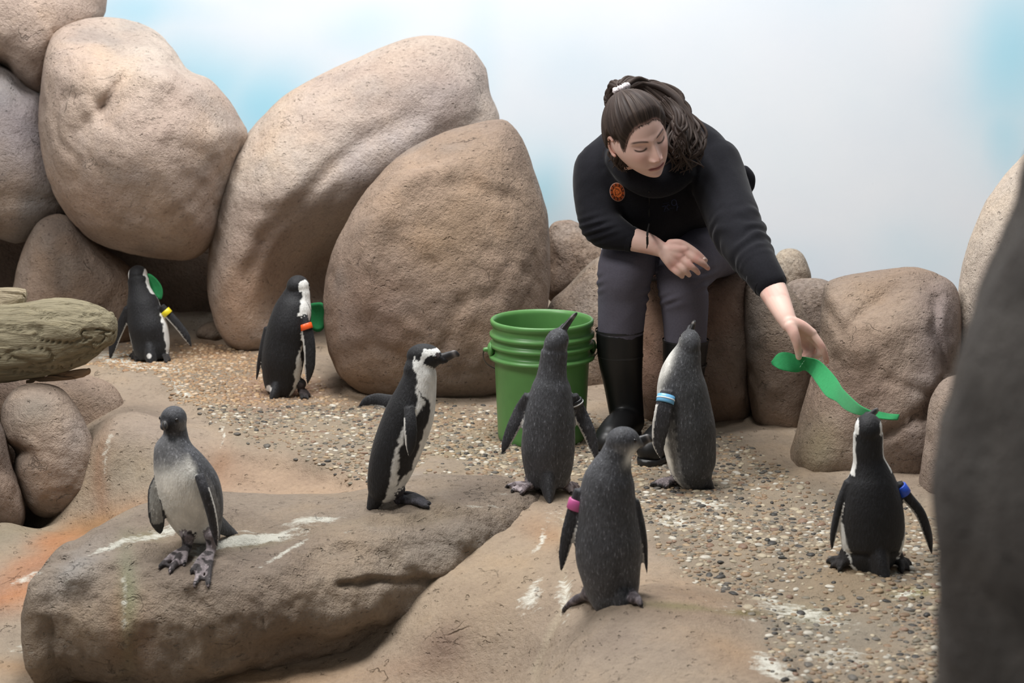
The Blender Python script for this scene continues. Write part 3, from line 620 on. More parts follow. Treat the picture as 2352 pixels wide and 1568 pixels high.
def pebble_mat(name, single):
    m, nt, b = newmat(name); co = N(nt, 'ShaderNodeTexCoord').outputs['Object']
    c = N(nt, 'ShaderNodeObjectInfo').outputs['Color'] if single else N(nt, 'ShaderNodeAttribute', attribute_name='Col').outputs['Color']
    c = mixc(nt, 1.0, c, ramp(nt, noise(nt, co, 3.0 if single else 130, 3), [(0.3, (.82, .8, .78)), (0.7, (1.12, 1.12, 1.1))]), 'MULTIPLY')
    lk(nt, c, b.inputs['Base Color']); b.inputs['Roughness'].default_value = 0.55; b.inputs['Specular IOR Level'].default_value = 0.35; return m
def pebbles():
    rng = np.random.default_rng(7)
    n = 120000; X = rng.uniform(-1.75, 1.75, n); Y = rng.uniform(3.05, 6.4, n); Z = tz(X, Y)
    V = np.stack([X, Y, Z], -1); px, py = project(V)
    ex = px + 30 * fbm(V, 4, 3, 21); ey = py + 22 * fbm(V, 4, 3, 22)
    d, _ = poly_dist(ex, ey, GRAVEL + GRAVEL[:1]); ins = in_poly(ex, ey, GRAVEL)
    dens = np.where(ins, sstep(0, 45, d), 0)
    dens = dens * (0.62 + 0.5 * fbm(V, 3, 3, 61)) * 1.7 * np.where((px > 1650) & (py < 1160), .6, 1) * np.where((px > 430) & (px < 800) & (py > 960), .45, 1)
    dens = np.maximum(dens, .10 * ((px > 900) & (px < 1500) & (py > 1060) & (py < 1130)))
    keep = (rng.uniform(0, 1, n) < dens) & (px > -40) & (px < 2330) & (py < 1640)
    V, px, py = V[keep], px[keep], py[keep]; m = len(V)
    size = np.clip(rng.lognormal(math.log(.0064), .30, m), .0038, .0140)
    # drop pebbles that would overlap a bigger neighbour
    cell = {}; ok = np.zeros(m, bool)
    for i in np.argsort(-size):
        kx, ky = int(V[i, 0] / .02), int(V[i, 1] / .02); good = True
        for a in (-1, 0, 1):
            for b_ in (-1, 0, 1):
                for j in cell.get((kx + a, ky + b_), ()):
                    if (V[i, 0] - V[j, 0]) ** 2 + (V[i, 1] - V[j, 1]) ** 2 < (0.80 * (size[i] + size[j])) ** 2: good = False; break
                if not good: break
            if not good: break
        if good: ok[i] = True; cell.setdefault((kx, ky), []).append(i)
    V, size, px, py = V[ok], size[ok], px[ok], py[ok]; m = len(V)
    w = np.array([q[1] for q in PCOL]); ci = rng.choice(len(PCOL), m, p=w / w.sum()); cols = np.array([q[0] for q in PCOL])[ci] * rng.uniform(.62, .88, (m, 1)); cols = cols * .72 + cols.mean(1, keepdims=True) * np.array([1.08, 1.0, .86]) * .28
    cols = np.where(((px < 900) & (py < 930))[:, None], cols * .6 + lin(186, 146, 105) * .4, cols)
    ang = rng.uniform(0, np.pi, m); asp = rng.uniform(.62, .95, m); hz = size * rng.uniform(.22, .5, m)
    shapes = [dome(9, rng) for _ in range(6)]; sh = rng.integers(0, 6, m)
    vis = (px > 180) & (px < 2120) & (py < 1560) & (py > 780)
    score = np.where(vis, size / np.array([mpp(v) for v in V]), 0); big = np.argsort(-score)[:300]; isb = np.zeros(m, bool); isb[big] = True
    # 300 largest: single parts of the floor
    mt = pebble_mat('pebble_stone', True); meshes = []
    for k, (v, q, t) in enumerate(shapes):
        o = mk('pebble', v, [q, t], mt); meshes.append(o.data); bpy.data.objects.remove(o)
    for i in big:
        o = bpy.data.objects.new('pebble', meshes[sh[i]]); COL.objects.link(o); o.parent = FLOOR
        o.location = V[i].tolist(); o.rotation_euler = (rng.normal(0, .12), rng.normal(0, .12), ang[i]); o.scale = (size[i], size[i] * asp[i], hz[i])
        o.color = (*cols[i].tolist(), 1)
    VV, QQ, TT, CC = [], [], [], []; off = 0
    for i in np.nonzero(~isb)[0]:
        v, q, t = shapes[sh[i]]; c, s = math.cos(ang[i]), math.sin(ang[i])
        x, y = v[:, 0] * size[i], v[:, 1] * size[i] * asp[i]
        VV.append(np.stack([V[i, 0] + c * x - s * y, V[i, 1] + s * x + c * y, V[i, 2] + v[:, 2] * hz[i]], -1)); QQ.append(q + off); TT.append(t + off); CC.append(np.tile(cols[i], (len(v), 1))); off += len(v)
    o = mk('pebble_aggregate', np.vstack(VV), [np.vstack(QQ), np.vstack(TT)], pebble_mat('pebble_aggregate_stone', False), FLOOR, col=np.vstack(CC)); o['kind'] = 'stuff'
    print('pebbles', m)
pebbles()

# ------------------------------------------------------------------ green bucket
M_GREEN = plain('green_bucket_plastic', lin(88, 138, 76), 0.38, 0.45, 60, 0.05, 0.001, 0.05)
M_WIRE = plain('bail_wire', lin(70, 70, 72), 0.35, 0.5, metal=0.8)
def lathe(prof, nseg=72):
    prof = np.asarray(prof, float); n = len(prof); a = np.linspace(0, 2 * np.pi, nseg, endpoint=False)
    V = np.stack([prof[:, None, 0] * np.cos(a), prof[:, None, 0] * np.sin(a), np.repeat(prof[:, None, 1], nseg, 1)], -1).reshape(-1, 3)
    i = np.arange(n - 1)[:, None] * nseg; j = np.arange(nseg)[None]; k = (j + 1) % nseg
    return V, [np.stack([i + j, i + k, i + nseg + k, i + nseg + j], -1).reshape(-1, 4)]
def bucket():
    rim = P(1245, 731, 5.02); base = np.array([rim[0], rim[1], 0.0]); base[2] = drop(base[0], base[1]) - .004
    H = rim[2] - base[2]; R = 118.5 * mpp(rim); rb = R * .855
    e = empty('bucket', base); tag(e, 'empty green plastic bucket with ribbed collar standing on the pebbles', 'bucket')
    r = lambda z: rb + (R * .955 - rb) * z / H
    pr = [(0.001, .006), (rb * .9, .006), (rb * .97, .0), (rb, .006)]
    for z in np.linspace(.02, H * .66, 8): pr.append((r(z), z))
    for zc, ex in ((.70, .016), (.80, .012), (.88, .011)):
        z = H * zc; pr += [(r(z) + .001, z - .012), (r(z) + ex, z - .008), (r(z) + ex + .001, z + .001), (r(z) + ex * .4, z + .006), (r(z) + .002, z + .010)]
    pr += [(r(H) + .001, H - .020), (R, H - .016), (R + .001, H - .004), (R - .003, H), (R - .008, H - .001), (r(H) - .003, H - .012)]
    for z in np.linspace(H * .95, .03, 10): pr.append((r(z) - .003, z))
    pr += [(rb - .012, .014), (.001, .014)]
    V, F = lathe(pr); o = mk('pail_body', V + base, F, M_GREEN, e)
    rot = math.radians(8)
    for s in (-1, 1):
        d = np.array([s * math.cos(rot), s * math.sin(rot), 0]); zc = H * .755; c = base + d * (r(zc) + .012) + [0, 0, zc]
        J = Join(); J.add(ellipsoid(c, [d * .010, np.array([-d[1], d[0], 0]) * .020, [0, 0, .022]])); J.add(tube([c - d * .014, c + d * .016], [.009, .007], nseg=14, hint=(0, 0, 1)))
        mk('handle_ear', J.verts(), J.faces(), M_GREEN, e)
    # wire bail hanging down behind, ends hooked into the ears
    d = np.array([math.cos(rot), math.sin(rot), 0]); q = np.array([-d[1], d[0], 0]); pts = []
    for t in np.linspace(0, np.pi, 25):
        rr = R + .022; pts.append(base + d * rr * math.cos(t) + q * rr * .98 * math.sin(t) + [0, 0, H * .755 - .115 * math.sin(t) ** .8 - .0])
    J = Join(); J.add(tube(pts, [.0022] * len(pts), n=70, nseg=8))
    mk('bail_handle', J.verts(), J.faces(), M_WIRE, e)
bucket()

# ------------------------------------------------------------------ penguins
def feather_mat(name, fleck):
    m, nt, b = newmat(name); co = N(nt, 'ShaderNodeTexCoord').outputs['Object']
    c = N(nt, 'ShaderNodeAttribute', attribute_name='Col').outputs['Color']
    n1 = noise(nt, mapping(nt, co, (1, 1, .34)), 230, 3, 0.65); n2 = noise(nt, mapping(nt, co, (1, 1, .6)), 30, 4, 0.6)
    c = mixc(nt, 1.0, c, ramp(nt, n2, [(0.3, (.78, .78, .78)), (0.7, (1.2, 1.2, 1.2))]), 'MULTIPLY')
    bw = N(nt, 'ShaderNodeRGBToBW'); lk(nt, c, bw.inputs[0]); fk = math_n(nt, 'SUBTRACT', 1.0, math_n(nt, 'MULTIPLY', bw.outputs[0], 2.6), True); fk = math_n(nt, 'ADD', fk, .12, True)
    c = mixc(nt, fk, c, ramp(nt, n1, [(0.36, (.66, .66, .66)), (0.52, (1, 1, 1)), (0.60, (1.1, 1.1, 1.1)), (0.70, (1 + fleck,) * 3)]), 'MULTIPLY')
    lk(nt, c, b.inputs['Base Color']); b.inputs['Roughness'].default_value = 0.62; b.inputs['Specular IOR Level'].default_value = 0.35
    b.inputs['Sheen Weight'].default_value = 0.06
    lk(nt, bump(nt, math_n(nt, 'ADD', n1, math_n(nt, 'MULTIPLY', n2, .5)), 0.55, 0.004), b.inputs['Normal']); return m
M_FJ = feather_mat('juvenile_feathers', 2.4)
M_FA = feather_mat('adult_feathers', 1.2)
M_BILL = plain('bill_horn', None, .4, .5, 90, .2, .001, attr=True)
M_EYE = plain('penguin_eye', lin(22, 16, 14), .08, .6)
BANDM = {}
def band_mat(k, rgb):
    if k not in BANDM: BANDM[k] = plain('wing_band_' + k, lin(*rgb), .35, .5)
    return BANDM[k]
def crop(x0, y0, s): return lambda u, v: (x0 + u / s, y0 + v / s)

def blade(pts, Y0, edge=0.004):
    """flipper: (px, py, dY, half width px, half thickness m)"""
    C = []; H = []; T = []
    for (px, py, dy, hw, th) in pts:
        p = P(px, py, Y0 + dy); C.append(p); H.append(hw * mpp(p)); T.append(th)
    n = 34; C = catmull(C, n); H = np.interp(np.linspace(0, 1, n), np.linspace(0, 1, len(H)), H); T = np.interp(np.linspace(0, 1, n), np.linspace(0, 1, len(T)), T)
    s = np.linspace(0, 1, n); k = np.where(s > .8, np.sqrt(np.clip(1 - ((s - .8) / .2) ** 2, 0, 1)) * .92 + .08, 1); H = H * k; T = T * np.maximum(k, .5)
    tg = nrm(np.gradient(C, axis=0)); vw = nrm(C - CAMV); U = nrm(np.cross(tg, vw)); W_ = nrm(np.cross(U, tg))
    return loft(C, U * H[:, None], W_ * T[:, None], 20), C, U, W_, H, T

def penguin(sp):
    cr = sp['crop']; s = sp['scale']; adult = sp['adult']
    base = np.mean([ground(*cr(u, v)) for u, v in sp['stand']], 0); Y0 = base[1] + sp.get('dY', 0)
    head_dir = sp['face']; hd2 = nrm(np.array([head_dir[0], head_dir[1], 0.0]))
    st = sp['body']; C, A, B = [], [], []
    pts = []
    for row in st:
        u, v, hw = row[:3]; dy = row[3] if len(row) > 3 else 0; px, py = cr(u, v); pts.append(P(px, py, Y0 + dy)); 
    pts = np.array(pts); tg = nrm(np.gradient(pts, axis=0)); X = np.array([1.0, 0, 0])
    for i, row in enumerate(st):
        hw = row[2] / s * mpp(pts[i]); df = row[4] if len(row) > 4 else .95
        U = nrm(X - tg[i] * tg[i][0]); cosv = max(.55, abs(U[0])); Vd = nrm(np.cross(tg[i], U))
        A.append(U * hw * cosv); B.append(Vd * hw * cosv * df)
    n = 56; C = catmull(pts, n); A = catmull(A, n); B = catmull(B, n)
    J = Join(); J.add(loft(C, A, B, 40), 0)
    # head
    hc = P(*cr(*sp['head'][:2]), Y0 + sp['head'][3]); hr = sp['head'][2] / s * mpp(hc)
    f = nrm(head_dir); upv = np.array(sp.get('headup', (0, 0, 1.0))); lt = nrm(np.cross(upv, f)); up = np.cross(f, lt)
    el = sp.get('elong', 1.12); J.add(ellipsoid(hc, [f * hr * el, lt * hr * .93, up * hr], 32, 22), 1)
    J.add(tube([hc, C[2]], [hr * .9, np.linalg.norm(A[2]) * .95], nseg=24, hint=(0, 1, .1)), 0)
    # snout swelling towards the bill
    J.add(tube([hc + f * hr * .4, hc + f * hr * el * 1.14 - up * hr * .12], [hr * .62, hr * .30], nseg=18), 1)
    flips = []
    for fl in sp['flippers']:
        vf, Cf, Uf, Wf, Hf, Tf = blade([(*cr(q[0], q[1]), q[2], q[3] / s, q[4]) for q in fl['pts']], Y0)
        J.add(vf, 2 if not fl.get('under') else 3); flips.append((fl, Cf, Uf, Wf, Hf, Tf))
    # legs and webbed feet
    for ft in sp['feet']:
        hip = P(*cr(*ft['hip']), Y0 + ft.get('hy', 0)); toes = [ground(*cr(*t)) + [0, 0, .006] for t in ft['toes']]
        an = ground(*cr(*ft['ankle'])); an = an + [0, 0, .014]
        J.add(tube([hip, (hip + an) / 2 + [0, 0, .004], an], [.021, .014, .012], nseg=14, hint=(0, 1, 0)), 4)
        mid = np.mean(toes, 0); J.add(tube([an, (an + mid) / 2, mid * .85 + an * .15], [.013, .011, .007], nseg=12, hint=(0, 0, 1), flat=.6), 5)
        for t in toes:
            t2 = t + nrm(t - an) * .008 - [0, 0, .004]; kn = an * .45 + t * .55 + [0, 0, .006]
            J.add(tube([an, kn, t], [.010, .0085, .0065], nseg=10), 5); J.add(tube([t, t2], [.005, .0025], n=6, nseg=8), 6)
        for a, b in zip(toes[:-1], toes[1:]):
            for k in (.35, .6, .85):
                J.add(tube([an * (1 - k) + a * k, an * (1 - k) + b * k], [.0048, .0048], n=6, nseg=8), 5)
    # tail
    tl = sp['tail']; tpts = []; tr = []
    for (u, v, dy, hw) in tl: 
        p = P(*cr(u, v), Y0 + dy); tpts.append(p); tr.append(hw / s * mpp(p))
    J.add(tube(tpts, tr, nseg=16, flat=sp.get('tailflat', .55), hint=tuple(sp.get('tailhint', (1, 0, 0)))), 7)
    V, F = remesh(J, .0034, 3, .5)
    tg_ = nearest_tag(V, J)
    for i in np.nonzero(V[:, 2] < base[2] + .07)[0]: V[i, 2] = max(V[i, 2], drop(V[i, 0], V[i, 1]) - .003)
    # colours
    Cd = catmull(pts, 110); dist = ((V[:, None, :] - Cd[None]) ** 2).sum(-1); k = dist.argmin(1); t = k / 109.0
    rel = V - Cd[k]; T_ = nrm(np.gradient(Cd, axis=0))[k]; rel = rel - T_ * (rel * T_).sum(1, keepdims=True)
    bd = nrm(np.array([*sp['belly'], 0.0])); bdv = nrm(bd[None] - T_ * (T_ @ bd)[:, None]); sd = np.cross(T_, bdv)
    phi = np.degrees(np.abs(np.arctan2((rel * sd).sum(1), (rel * bdv).sum(1))))
    jit = 5 * fbm(V, 90, 2, 3) + 3 * fbm(V, 22, 2, 5); ph = phi + jit; tt = t + .012 * fbm(V, 40, 2, 9)
    if adult:
        blk, wht = lin(25, 25, 28), lin(226, 226, 222)
        col = np.tile(blk, (len(V), 1))
        bodyf = np.ones(len(V))
        tk = [0, .167, .25, .333, .42, .583, .667, .75, .83, 1]
        f1 = np.interp(tt, tk, [100, 88, 34, 26, 30, 28, 22, 44, 60, 60]); b1 = np.interp(tt, tk, [100, 88, 50, 67, 76, 78, 66, 56, 50, 50]); w1 = np.interp(tt, tk, [100, 88, 76, 80, 82, 90, 82, 76, 66, 60])
        if sp.get('backhead'):
            w1 = w1 + sp.get('wadd', 0) * sstep(.42, .75, tt) * sstep(1.0, .9, tt); w1 = np.where(tt < .3, np.maximum(w1, 116 - 10 * np.abs(tt - .1)), w1); b1 = np.minimum(b1, w1 - 12)
        wt = np.maximum(sstep(f1 + 3, f1 - 3, ph), sstep(b1 - 3, b1 + 3, ph) * sstep(w1 + 3, w1 - 3, ph)) * sstep(.985, .95, tt)
        col = mixv(col, wht, np.clip(wt, 0, 1))
        # head
        L = V - hc; x, y, z = (L @ f) / hr, np.abs(L @ lt) / hr, (L @ up) / hr
        j2 = .07 * fbm(V, 70, 2, 4)
        stripe_c = .42 - .62 * np.clip(.75 - x, 0, 1.6)        # height of the stripe falls towards the nape side
        crown = (z + j2 > .76) | (x + j2 * .7 < -.05 - .30 * (.55 - z))
        mask = (np.hypot((x - .66) / .56, (z + .42) / .74) + j2 < 1) | ((x > 1.0) & (z < .45))
        hc_ = np.where(crown[:, None], blk, np.where(mask[:, None], blk, wht))
        if sp.get('backhead'):
            hc_ = np.where(((y + j2 * .6 > .70) & (x > -.75))[:, None], wht, blk)
        ish = (tg_ == 1) | ((np.linalg.norm(L, axis=1) < hr * 1.02))
        col = np.where(ish[:, None], hc_, col)
        pk = (tg_ == 1) & (np.hypot(x - 1.0, z - .28) < .2) & (y < .6); col[pk] = lin(70, 60, 60)
    else:
        dk, gr, wh = lin(*sp.get('dark', (62, 63, 67))), lin(120, 120, 122), lin(228, 225, 216)
        col = np.tile(dk, (len(V), 1))
        wb = sstep(88, 66, ph) * sstep(.24, .36, tt) * sstep(1.0, .93, tt); col = mixv(col, wh, wb)
        gb = sstep(80, 50, ph) * sstep(.0, .12, tt) * sstep(.40, .26, tt); col = mixv(col, gr, gb * .75)
        we = sstep(104, 96, ph) * sstep(72, 84, ph) * sstep(.38, .5, tt) * sstep(.98, .9, tt); col = mixv(col, lin(150, 150, 150), .5 * we)
        L = V - hc; x, y, z = (L @ f) / hr, np.abs(L @ lt) / hr, (L @ up) / hr
        ish = (np.linalg.norm(L, axis=1) < hr * 1.1)
        hcl = np.tile(lin(64, 65, 69), (len(V), 1)); hcl = mixv(hcl, lin(125, 124, 124), sstep(.45, .9, y) * sstep(.35, -.3, z) * sstep(.9, .3, x) * .8); hcl = mixv(hcl, lin(34, 34, 37), sstep(.55, .95, x) * .8)
        col = np.where(ish[:, None], hcl, col)
    if sp.get('throat'):
        tf = blob(*project(V), *cr(*sp['throat'][:2]), sp['throat'][2] / s, sp['throat'][3] / s, sp['throat'][4]); col = mixv(col, lin(215, 213, 206), np.clip(tf * 1.3, 0, 1) * (np.abs(V[:, 1] - Y0) < .2))
    fcol = lin(32, 32, 35) if adult else lin(50, 50, 54)
    col[tg_ == 2] = fcol; col[tg_ == 3] = lin(150, 148, 142)
    for (fl, Cf, Uf, Wf, Hf, Tf) in flips:     # pale rear edge of each flipper
        sel = np.nonzero((tg_ == 2) | (tg_ == 3))[0]
        if not len(sel): continue
        dd = ((V[sel][:, None] - Cf[None]) ** 2).sum(-1); kk = dd.argmin(1); near = dd.min(1) < (Hf[kk] * 1.3 + .008) ** 2
        e = ((V[sel] - Cf[kk]) * Uf[kk]).sum(1) / (Hf[kk] + 1e-6) * fl.get('edge', 1)
        m_ = near & (e > .72) & (kk > 7); col[sel[m_]] = lin(205, 203, 198)
        if fl.get('under'):
            m_ = near & (kk > 26); col[sel[m_]] = lin(60, 60, 60); m_ = near & (np.abs(e) > .7); col[sel[m_]] = lin(52, 52, 54)
    fc = lin(*sp.get('footcol', (70, 66, 68))); fcv = mixv(np.tile(fc, (len(V), 1)), lin(*sp.get('footcol2', (38, 36, 38))), sstep(-.05, .2, fbm(V, 60, 2, 13)))
    m_ = (tg_ == 5); col[m_] = fcv[m_]; m_ = tg_ == 4; col[m_] = (fcv * .8)[m_]; col[tg_ == 6] = lin(30, 28, 28)
    col[tg_ == 7] = lin(34, 34, 37) if adult else lin(48, 48, 51)
    for (u, v, r_) in sp.get('spots', ()):
        tf = blob(*project(V), *cr(u, v), r_ / s, r_ / s * 1.2); col = mixv(col, lin(210, 208, 205), sstep(.35, .6, tf + .2 * fbm(V, 80, 2, 7)) * (V[:, 1] < Y0 + .02))
    root = empty('penguin', base); tag(root, sp['label'], 'penguin')
    mk('body', V, F, M_FA if adult else M_FJ, root, col=col)
    # bill, eyes, bands
    bt = P(*cr(*sp['bill'][:2]), Y0 + sp['bill'][2]); b0 = hc + f * hr * el * .90 - up * hr * .10
    ax = bt - b0; ln = np.linalg.norm(ax); fx = ax / ln; ul = nrm(up - fx * (up @ fx)); sl = np.cross(ul, fx)
    ss = np.array([0, .25, .5, .75, .9, 1.0]); hh = np.array([.44, .37, .31, .29, .22, .05]) * hr; ww = np.array([.30, .24, .18, .14, .09, .03]) * hr; dr = np.array([0, .0, .01, .0, -.06, -.16]) * hr
    Cb = catmull(b0 + fx * (ss * ln)[:, None] + ul * dr[:, None], 22); Hb = np.interp(np.linspace(0, 1, 22), ss, hh); Wb = np.interp(np.linspace(0, 1, 22), ss, ww)
    Vb, Fb = loft(Cb, sl[None] * Wb[:, None], ul[None] * Hb[:, None], 16)
    cb = np.tile(lin(34, 33, 34), (len(Vb), 1)); q = ((Vb - b0) @ fx) / ln; cb = mixv(cb, lin(120, 115, 112), .75 * np.exp(-((q - .76) / .09) ** 2))
    mk('bill', Vb, Fb, M_BILL, root, col=cb)
    for sgn in (-1, 1):
        ex = sp.get('eye', (.55, .70, .22)); e = hc + f * hr * ex[0] + lt * sgn * hr * ex[1] + up * hr * ex[2]; mk('eye', *ellipsoid(e, np.eye(3) * hr * .15, 14, 10), M_EYE, root)
    for (fl, Cf, Uf, Wf, Hf, Tf) in flips:
        if 'band' not in fl: continue
        kq, rgb, u, v = fl['band']; bp = np.array(cr(u, v)); pr = np.stack(project(Cf), -1); i = int(((pr - bp) ** 2).sum(1).argmin())
        a = Cf[max(i - 1, 0)]; b_ = Cf[min(i + 1, len(Cf) - 1)]; d = nrm(b_ - a); L_ = fl.get('blen', .009)
        cc = np.array([Cf[i] - d * L_, Cf[i] - d * L_ * .9, Cf[i] + d * L_ * .9, Cf[i] + d * L_]); g = np.array([.92, 1, 1, .92])[:, None]
        hwid = max(Hf[i] + .003, .013); mk('wing_band', *loft(cc, Uf[i][None] * hwid * g, Wf[i][None] * (Tf[i] + .006) * g, 24), band_mat(kq, rgb), root)
        if 'line' in fl:
            cc = np.array([Cf[i] - d * .0016, Cf[i] + d * .0016]); mk('band_stripe', *loft(cc, np.repeat(Uf[i][None] * (hwid + .001), 2, 0), np.repeat(Wf[i][None] * (Tf[i] + .0072), 2, 0), 24), band_mat('white', (225, 228, 230)), root)
    return root
c5, c6, c7, c8, c4 = crop(300, 900, 3.266), crop(780, 760, 3.409), crop(1120, 700, 2.119), crop(1720, 740, 1.894), crop(0, 580, 2.45)
# juvenile facing us on the low rock
penguin(dict(crop=c5, scale=3.266, adult=False, dark=(74, 75, 79), label='young grey penguin with pale belly facing out from the low rock', stand=[(400, 1215), (600, 1225)], face=(-.42, -.88, -.12), belly=(-.52, -.85), dY=.02,
    body=[(335, 285, 88), (339, 330, 98), (322, 400, 140, -.005), (345, 500, 186, -.01), (385, 600, 222, -.01), (425, 700, 243), (455, 800, 240, .01), (485, 900, 218, .02), (515, 1000, 180, .03), (535, 1070, 140, .03), (540, 1125, 70, .03)],
    head=(322, 205, 103, -.005), bill=(256, 250, -.085), elong=1.06,
    flippers=[dict(pts=[(215, 640, -.02, 40, .012), (178, 740, -.03, 48, .008), (185, 860, -.04, 60, .006), (200, 960, -.04, 62, .006), (225, 1068, -.035, 30, .005)], under=True, edge=-1),
              dict(pts=[(515, 620, -.07, 40, .012), (555, 740, -.085, 42, .012), (598, 880, -.08, 40, .012), (625, 1010, -.07, 34, .011), (650, 1165, -.06, 14, .008)], edge=1)],
    feet=[dict(hip=(430, 1060), ankle=(425, 1215), toes=[(225, 1325), (300, 1360), (402, 1300)], hy=-.02), dict(hip=(610, 1080), ankle=(605, 1230), toes=[(462, 1360), (485, 1460), (582, 1462)], hy=-.03)],
    tail=[(600, 950, .05, 110), (690, 1010, .08, 70), (790, 1075, .11, 34)], footcol=(150, 140, 142), footcol2=(62, 57, 58), tailflat=.5))
# adult in profile
penguin(dict(crop=c6, scale=3.409, adult=True, label='black and white adult penguin standing in profile on the low rock', stand=[(450, 1370)], face=(.985, -.1, -.06), belly=(.99, -.12),
    body=[(612, 262, 118), (628, 330, 130), (618, 410, 146), (597, 500, 170), (565, 600, 196), (532, 700, 208), (495, 800, 211), (457, 900, 207), (422, 1000, 196), (388, 1100, 180), (352, 1200, 150), (325, 1280, 112), (310, 1330, 60)],
    head=(664, 200, 103, 0), bill=(932, 166, -.006), elong=1.38, eye=(.92, .66, .17),
    flippers=[dict(pts=[(545, 600, -.060, 40, .014), (552, 690, -.078, 52, .011), (556, 790, -.090, 54, .008), (556, 890, -.092, 44, .007), (546, 988, -.090, 16, .006)], edge=-1),
              dict(pts=[(480, 560, .05, 60, .010), (390, 555, .07, 62, .008), (300, 540, .085, 58, .007), (220, 550, .09, 44, .006), (146, 592, .09, 16, .005)], edge=1)],
    feet=[dict(hip=(455, 1240), ankle=(462, 1365), toes=[(640, 1338), (700, 1365), (690, 1395)], hy=-.01), dict(hip=(440, 1230), ankle=(470, 1325), toes=[(600, 1318), (655, 1330), (668, 1345)], hy=.04)],
    tail=[(310, 1230, 0, 80), (275, 1330, 0, 62), (228, 1425, 0, 26)], tailhint=(0, 1, 0), tailflat=.9, footcol=(62, 60, 66), footcol2=(34, 33, 36)))
# juvenile by the bucket, bill raised
penguin(dict(crop=c7, scale=2.119, adult=False, label='young dark penguin stretching its bill up in front of the bucket', stand=[(205, 905), (380, 905)], face=(.42, .15, .88), headup=(-.3, -.9, .3), belly=(.08, 1.0), dark=(64, 65, 69),
    body=[(325, 225, 66), (318, 290, 68), (312, 350, 76), (310, 400, 96), (304, 500, 117), (299, 600, 127), (294, 700, 131), (295, 790, 120), (296, 850, 102, -.01), (298, 895, 70, -.02)],
    head=(334, 185, 62, .0), bill=(433, 36, .012), elong=1.25,
    flippers=[dict(pts=[(205, 440, 0, 30, .012), (165, 510, .01, 36, .009), (122, 600, .0, 34, .007), (92, 670, -.005, 26, .006), (70, 728, -.01, 8, .005)], edge=1),
              dict(pts=[(412, 440, 0, 30, .012), (445, 520, .01, 38, .009), (488, 610, 0, 36, .007), (515, 690, -.005, 26, .006), (530, 762, -.01, 8, .005)], edge=-1, band=('black', (24, 24, 26), 434, 480), line=True, blen=.010)],
    feet=[dict(hip=(215, 850), ankle=(215, 905), toes=[(98, 892), (122, 912), (165, 925)]), dict(hip=(370, 850), ankle=(375, 905), toes=[(440, 895), (436, 908), (405, 922)])],
    tail=[(296, 850, -.03, 86), (298, 910, -.06, 58), (302, 962, -.09, 16)], footcol=(168, 156, 158), footcol2=(110, 98, 100)))
# juvenile in front, head turned right
penguin(dict(crop=c7, scale=2.119, adult=False, label='young grey penguin with a pink wing band seen from behind', stand=[(480, 1445), (640, 1470)], face=(.96, .25, -.03), belly=(.15, 1.0), dark=(74, 75, 79), dY=.0,
    body=[(640, 690, 74), (622, 745, 86), (605, 790, 104), (590, 850, 126), (582, 950, 140), (584, 1050, 150), (588, 1150, 163), (590, 1240, 160), (600, 1320, 146), (612, 1390, 134), (630, 1450, 118, -.01), (655, 1490, 80, -.02)],
    head=(658, 666, 76, .0), bill=(798, 642, .01), elong=1.14, throat=(700, 735, 22, 50, 30),
    flippers=[dict(pts=[(455, 900, 0, 34, .012), (425, 1000, .0, 40, .009), (392, 1110, -.005, 36, .007), (370, 1210, -.005, 26, .006), (357, 1302, -.01, 8, .005)], edge=1, band=('pink', (196, 92, 150), 434, 972), blen=.012),
              dict(pts=[(715, 950, 0, 24, .012), (742, 1060, .0, 24, .016), (762, 1150, 0, 16, .014), (770, 1230, 0, 10, .010), (775, 1312, 0, 5, .006)], edge=-1)],
    feet=[dict(hip=(500, 1400), ankle=(470, 1446), toes=[(372, 1496), (385, 1482), (400, 1470)], hy=.01), dict(hip=(690, 1400), ankle=(715, 1462), toes=[(735, 1448), (742, 1458), (745, 1470)], hy=.02)],
    tail=[(640, 1425, -.02, 124), (668, 1482, -.045, 92), (716, 1528, -.065, 30)], footcol=(120, 112, 116), footcol2=(80, 72, 76)))
# juvenile with light blue band
penguin(dict(crop=c7, scale=2.119, adult=False, label='young speckled penguin with a light blue wing band looking up at the woman', stand=[(920, 880), (1000, 885)], face=(.12, .42, .90), headup=(0, -.9, .42), belly=(-.72, .69), dark=(62, 63, 66),
    body=[(980, 215, 66), (958, 275, 88), (945, 330, 104), (945, 400, 122), (958, 500, 132), (972, 600, 138), (986, 700, 128), (1000, 790, 116), (1022, 850, 96), (1055, 885, 60)],
    head=(982, 192, 60, .0), bill=(1008, 74, .02), elong=1.25, throat=(862, 290, 30, 110, 22),
    flippers=[dict(pts=[(875, 420, -.05, 34, .012), (858, 500, -.07, 44, .009), (842, 590, -.075, 44, .007), (832, 670, -.07, 34, .006), (845, 752, -.065, 12, .005)], edge=-1, band=('light_blue', (112, 178, 222), 850, 452), line=True, blen=.011)],
    feet=[dict(hip=(925, 820), ankle=(925, 875), toes=[(800, 884), (835, 890), (868, 892)]), dict(hip=(980, 830), ankle=(985, 872), toes=[(915, 862), (930, 868), (945, 872)], hy=.04)],
    tail=[(1045, 830, 0, 74), (1075, 880, -.01, 46), (1106, 916, -.02, 16)], footcol=(118, 108, 110), footcol2=(58, 54, 56)))
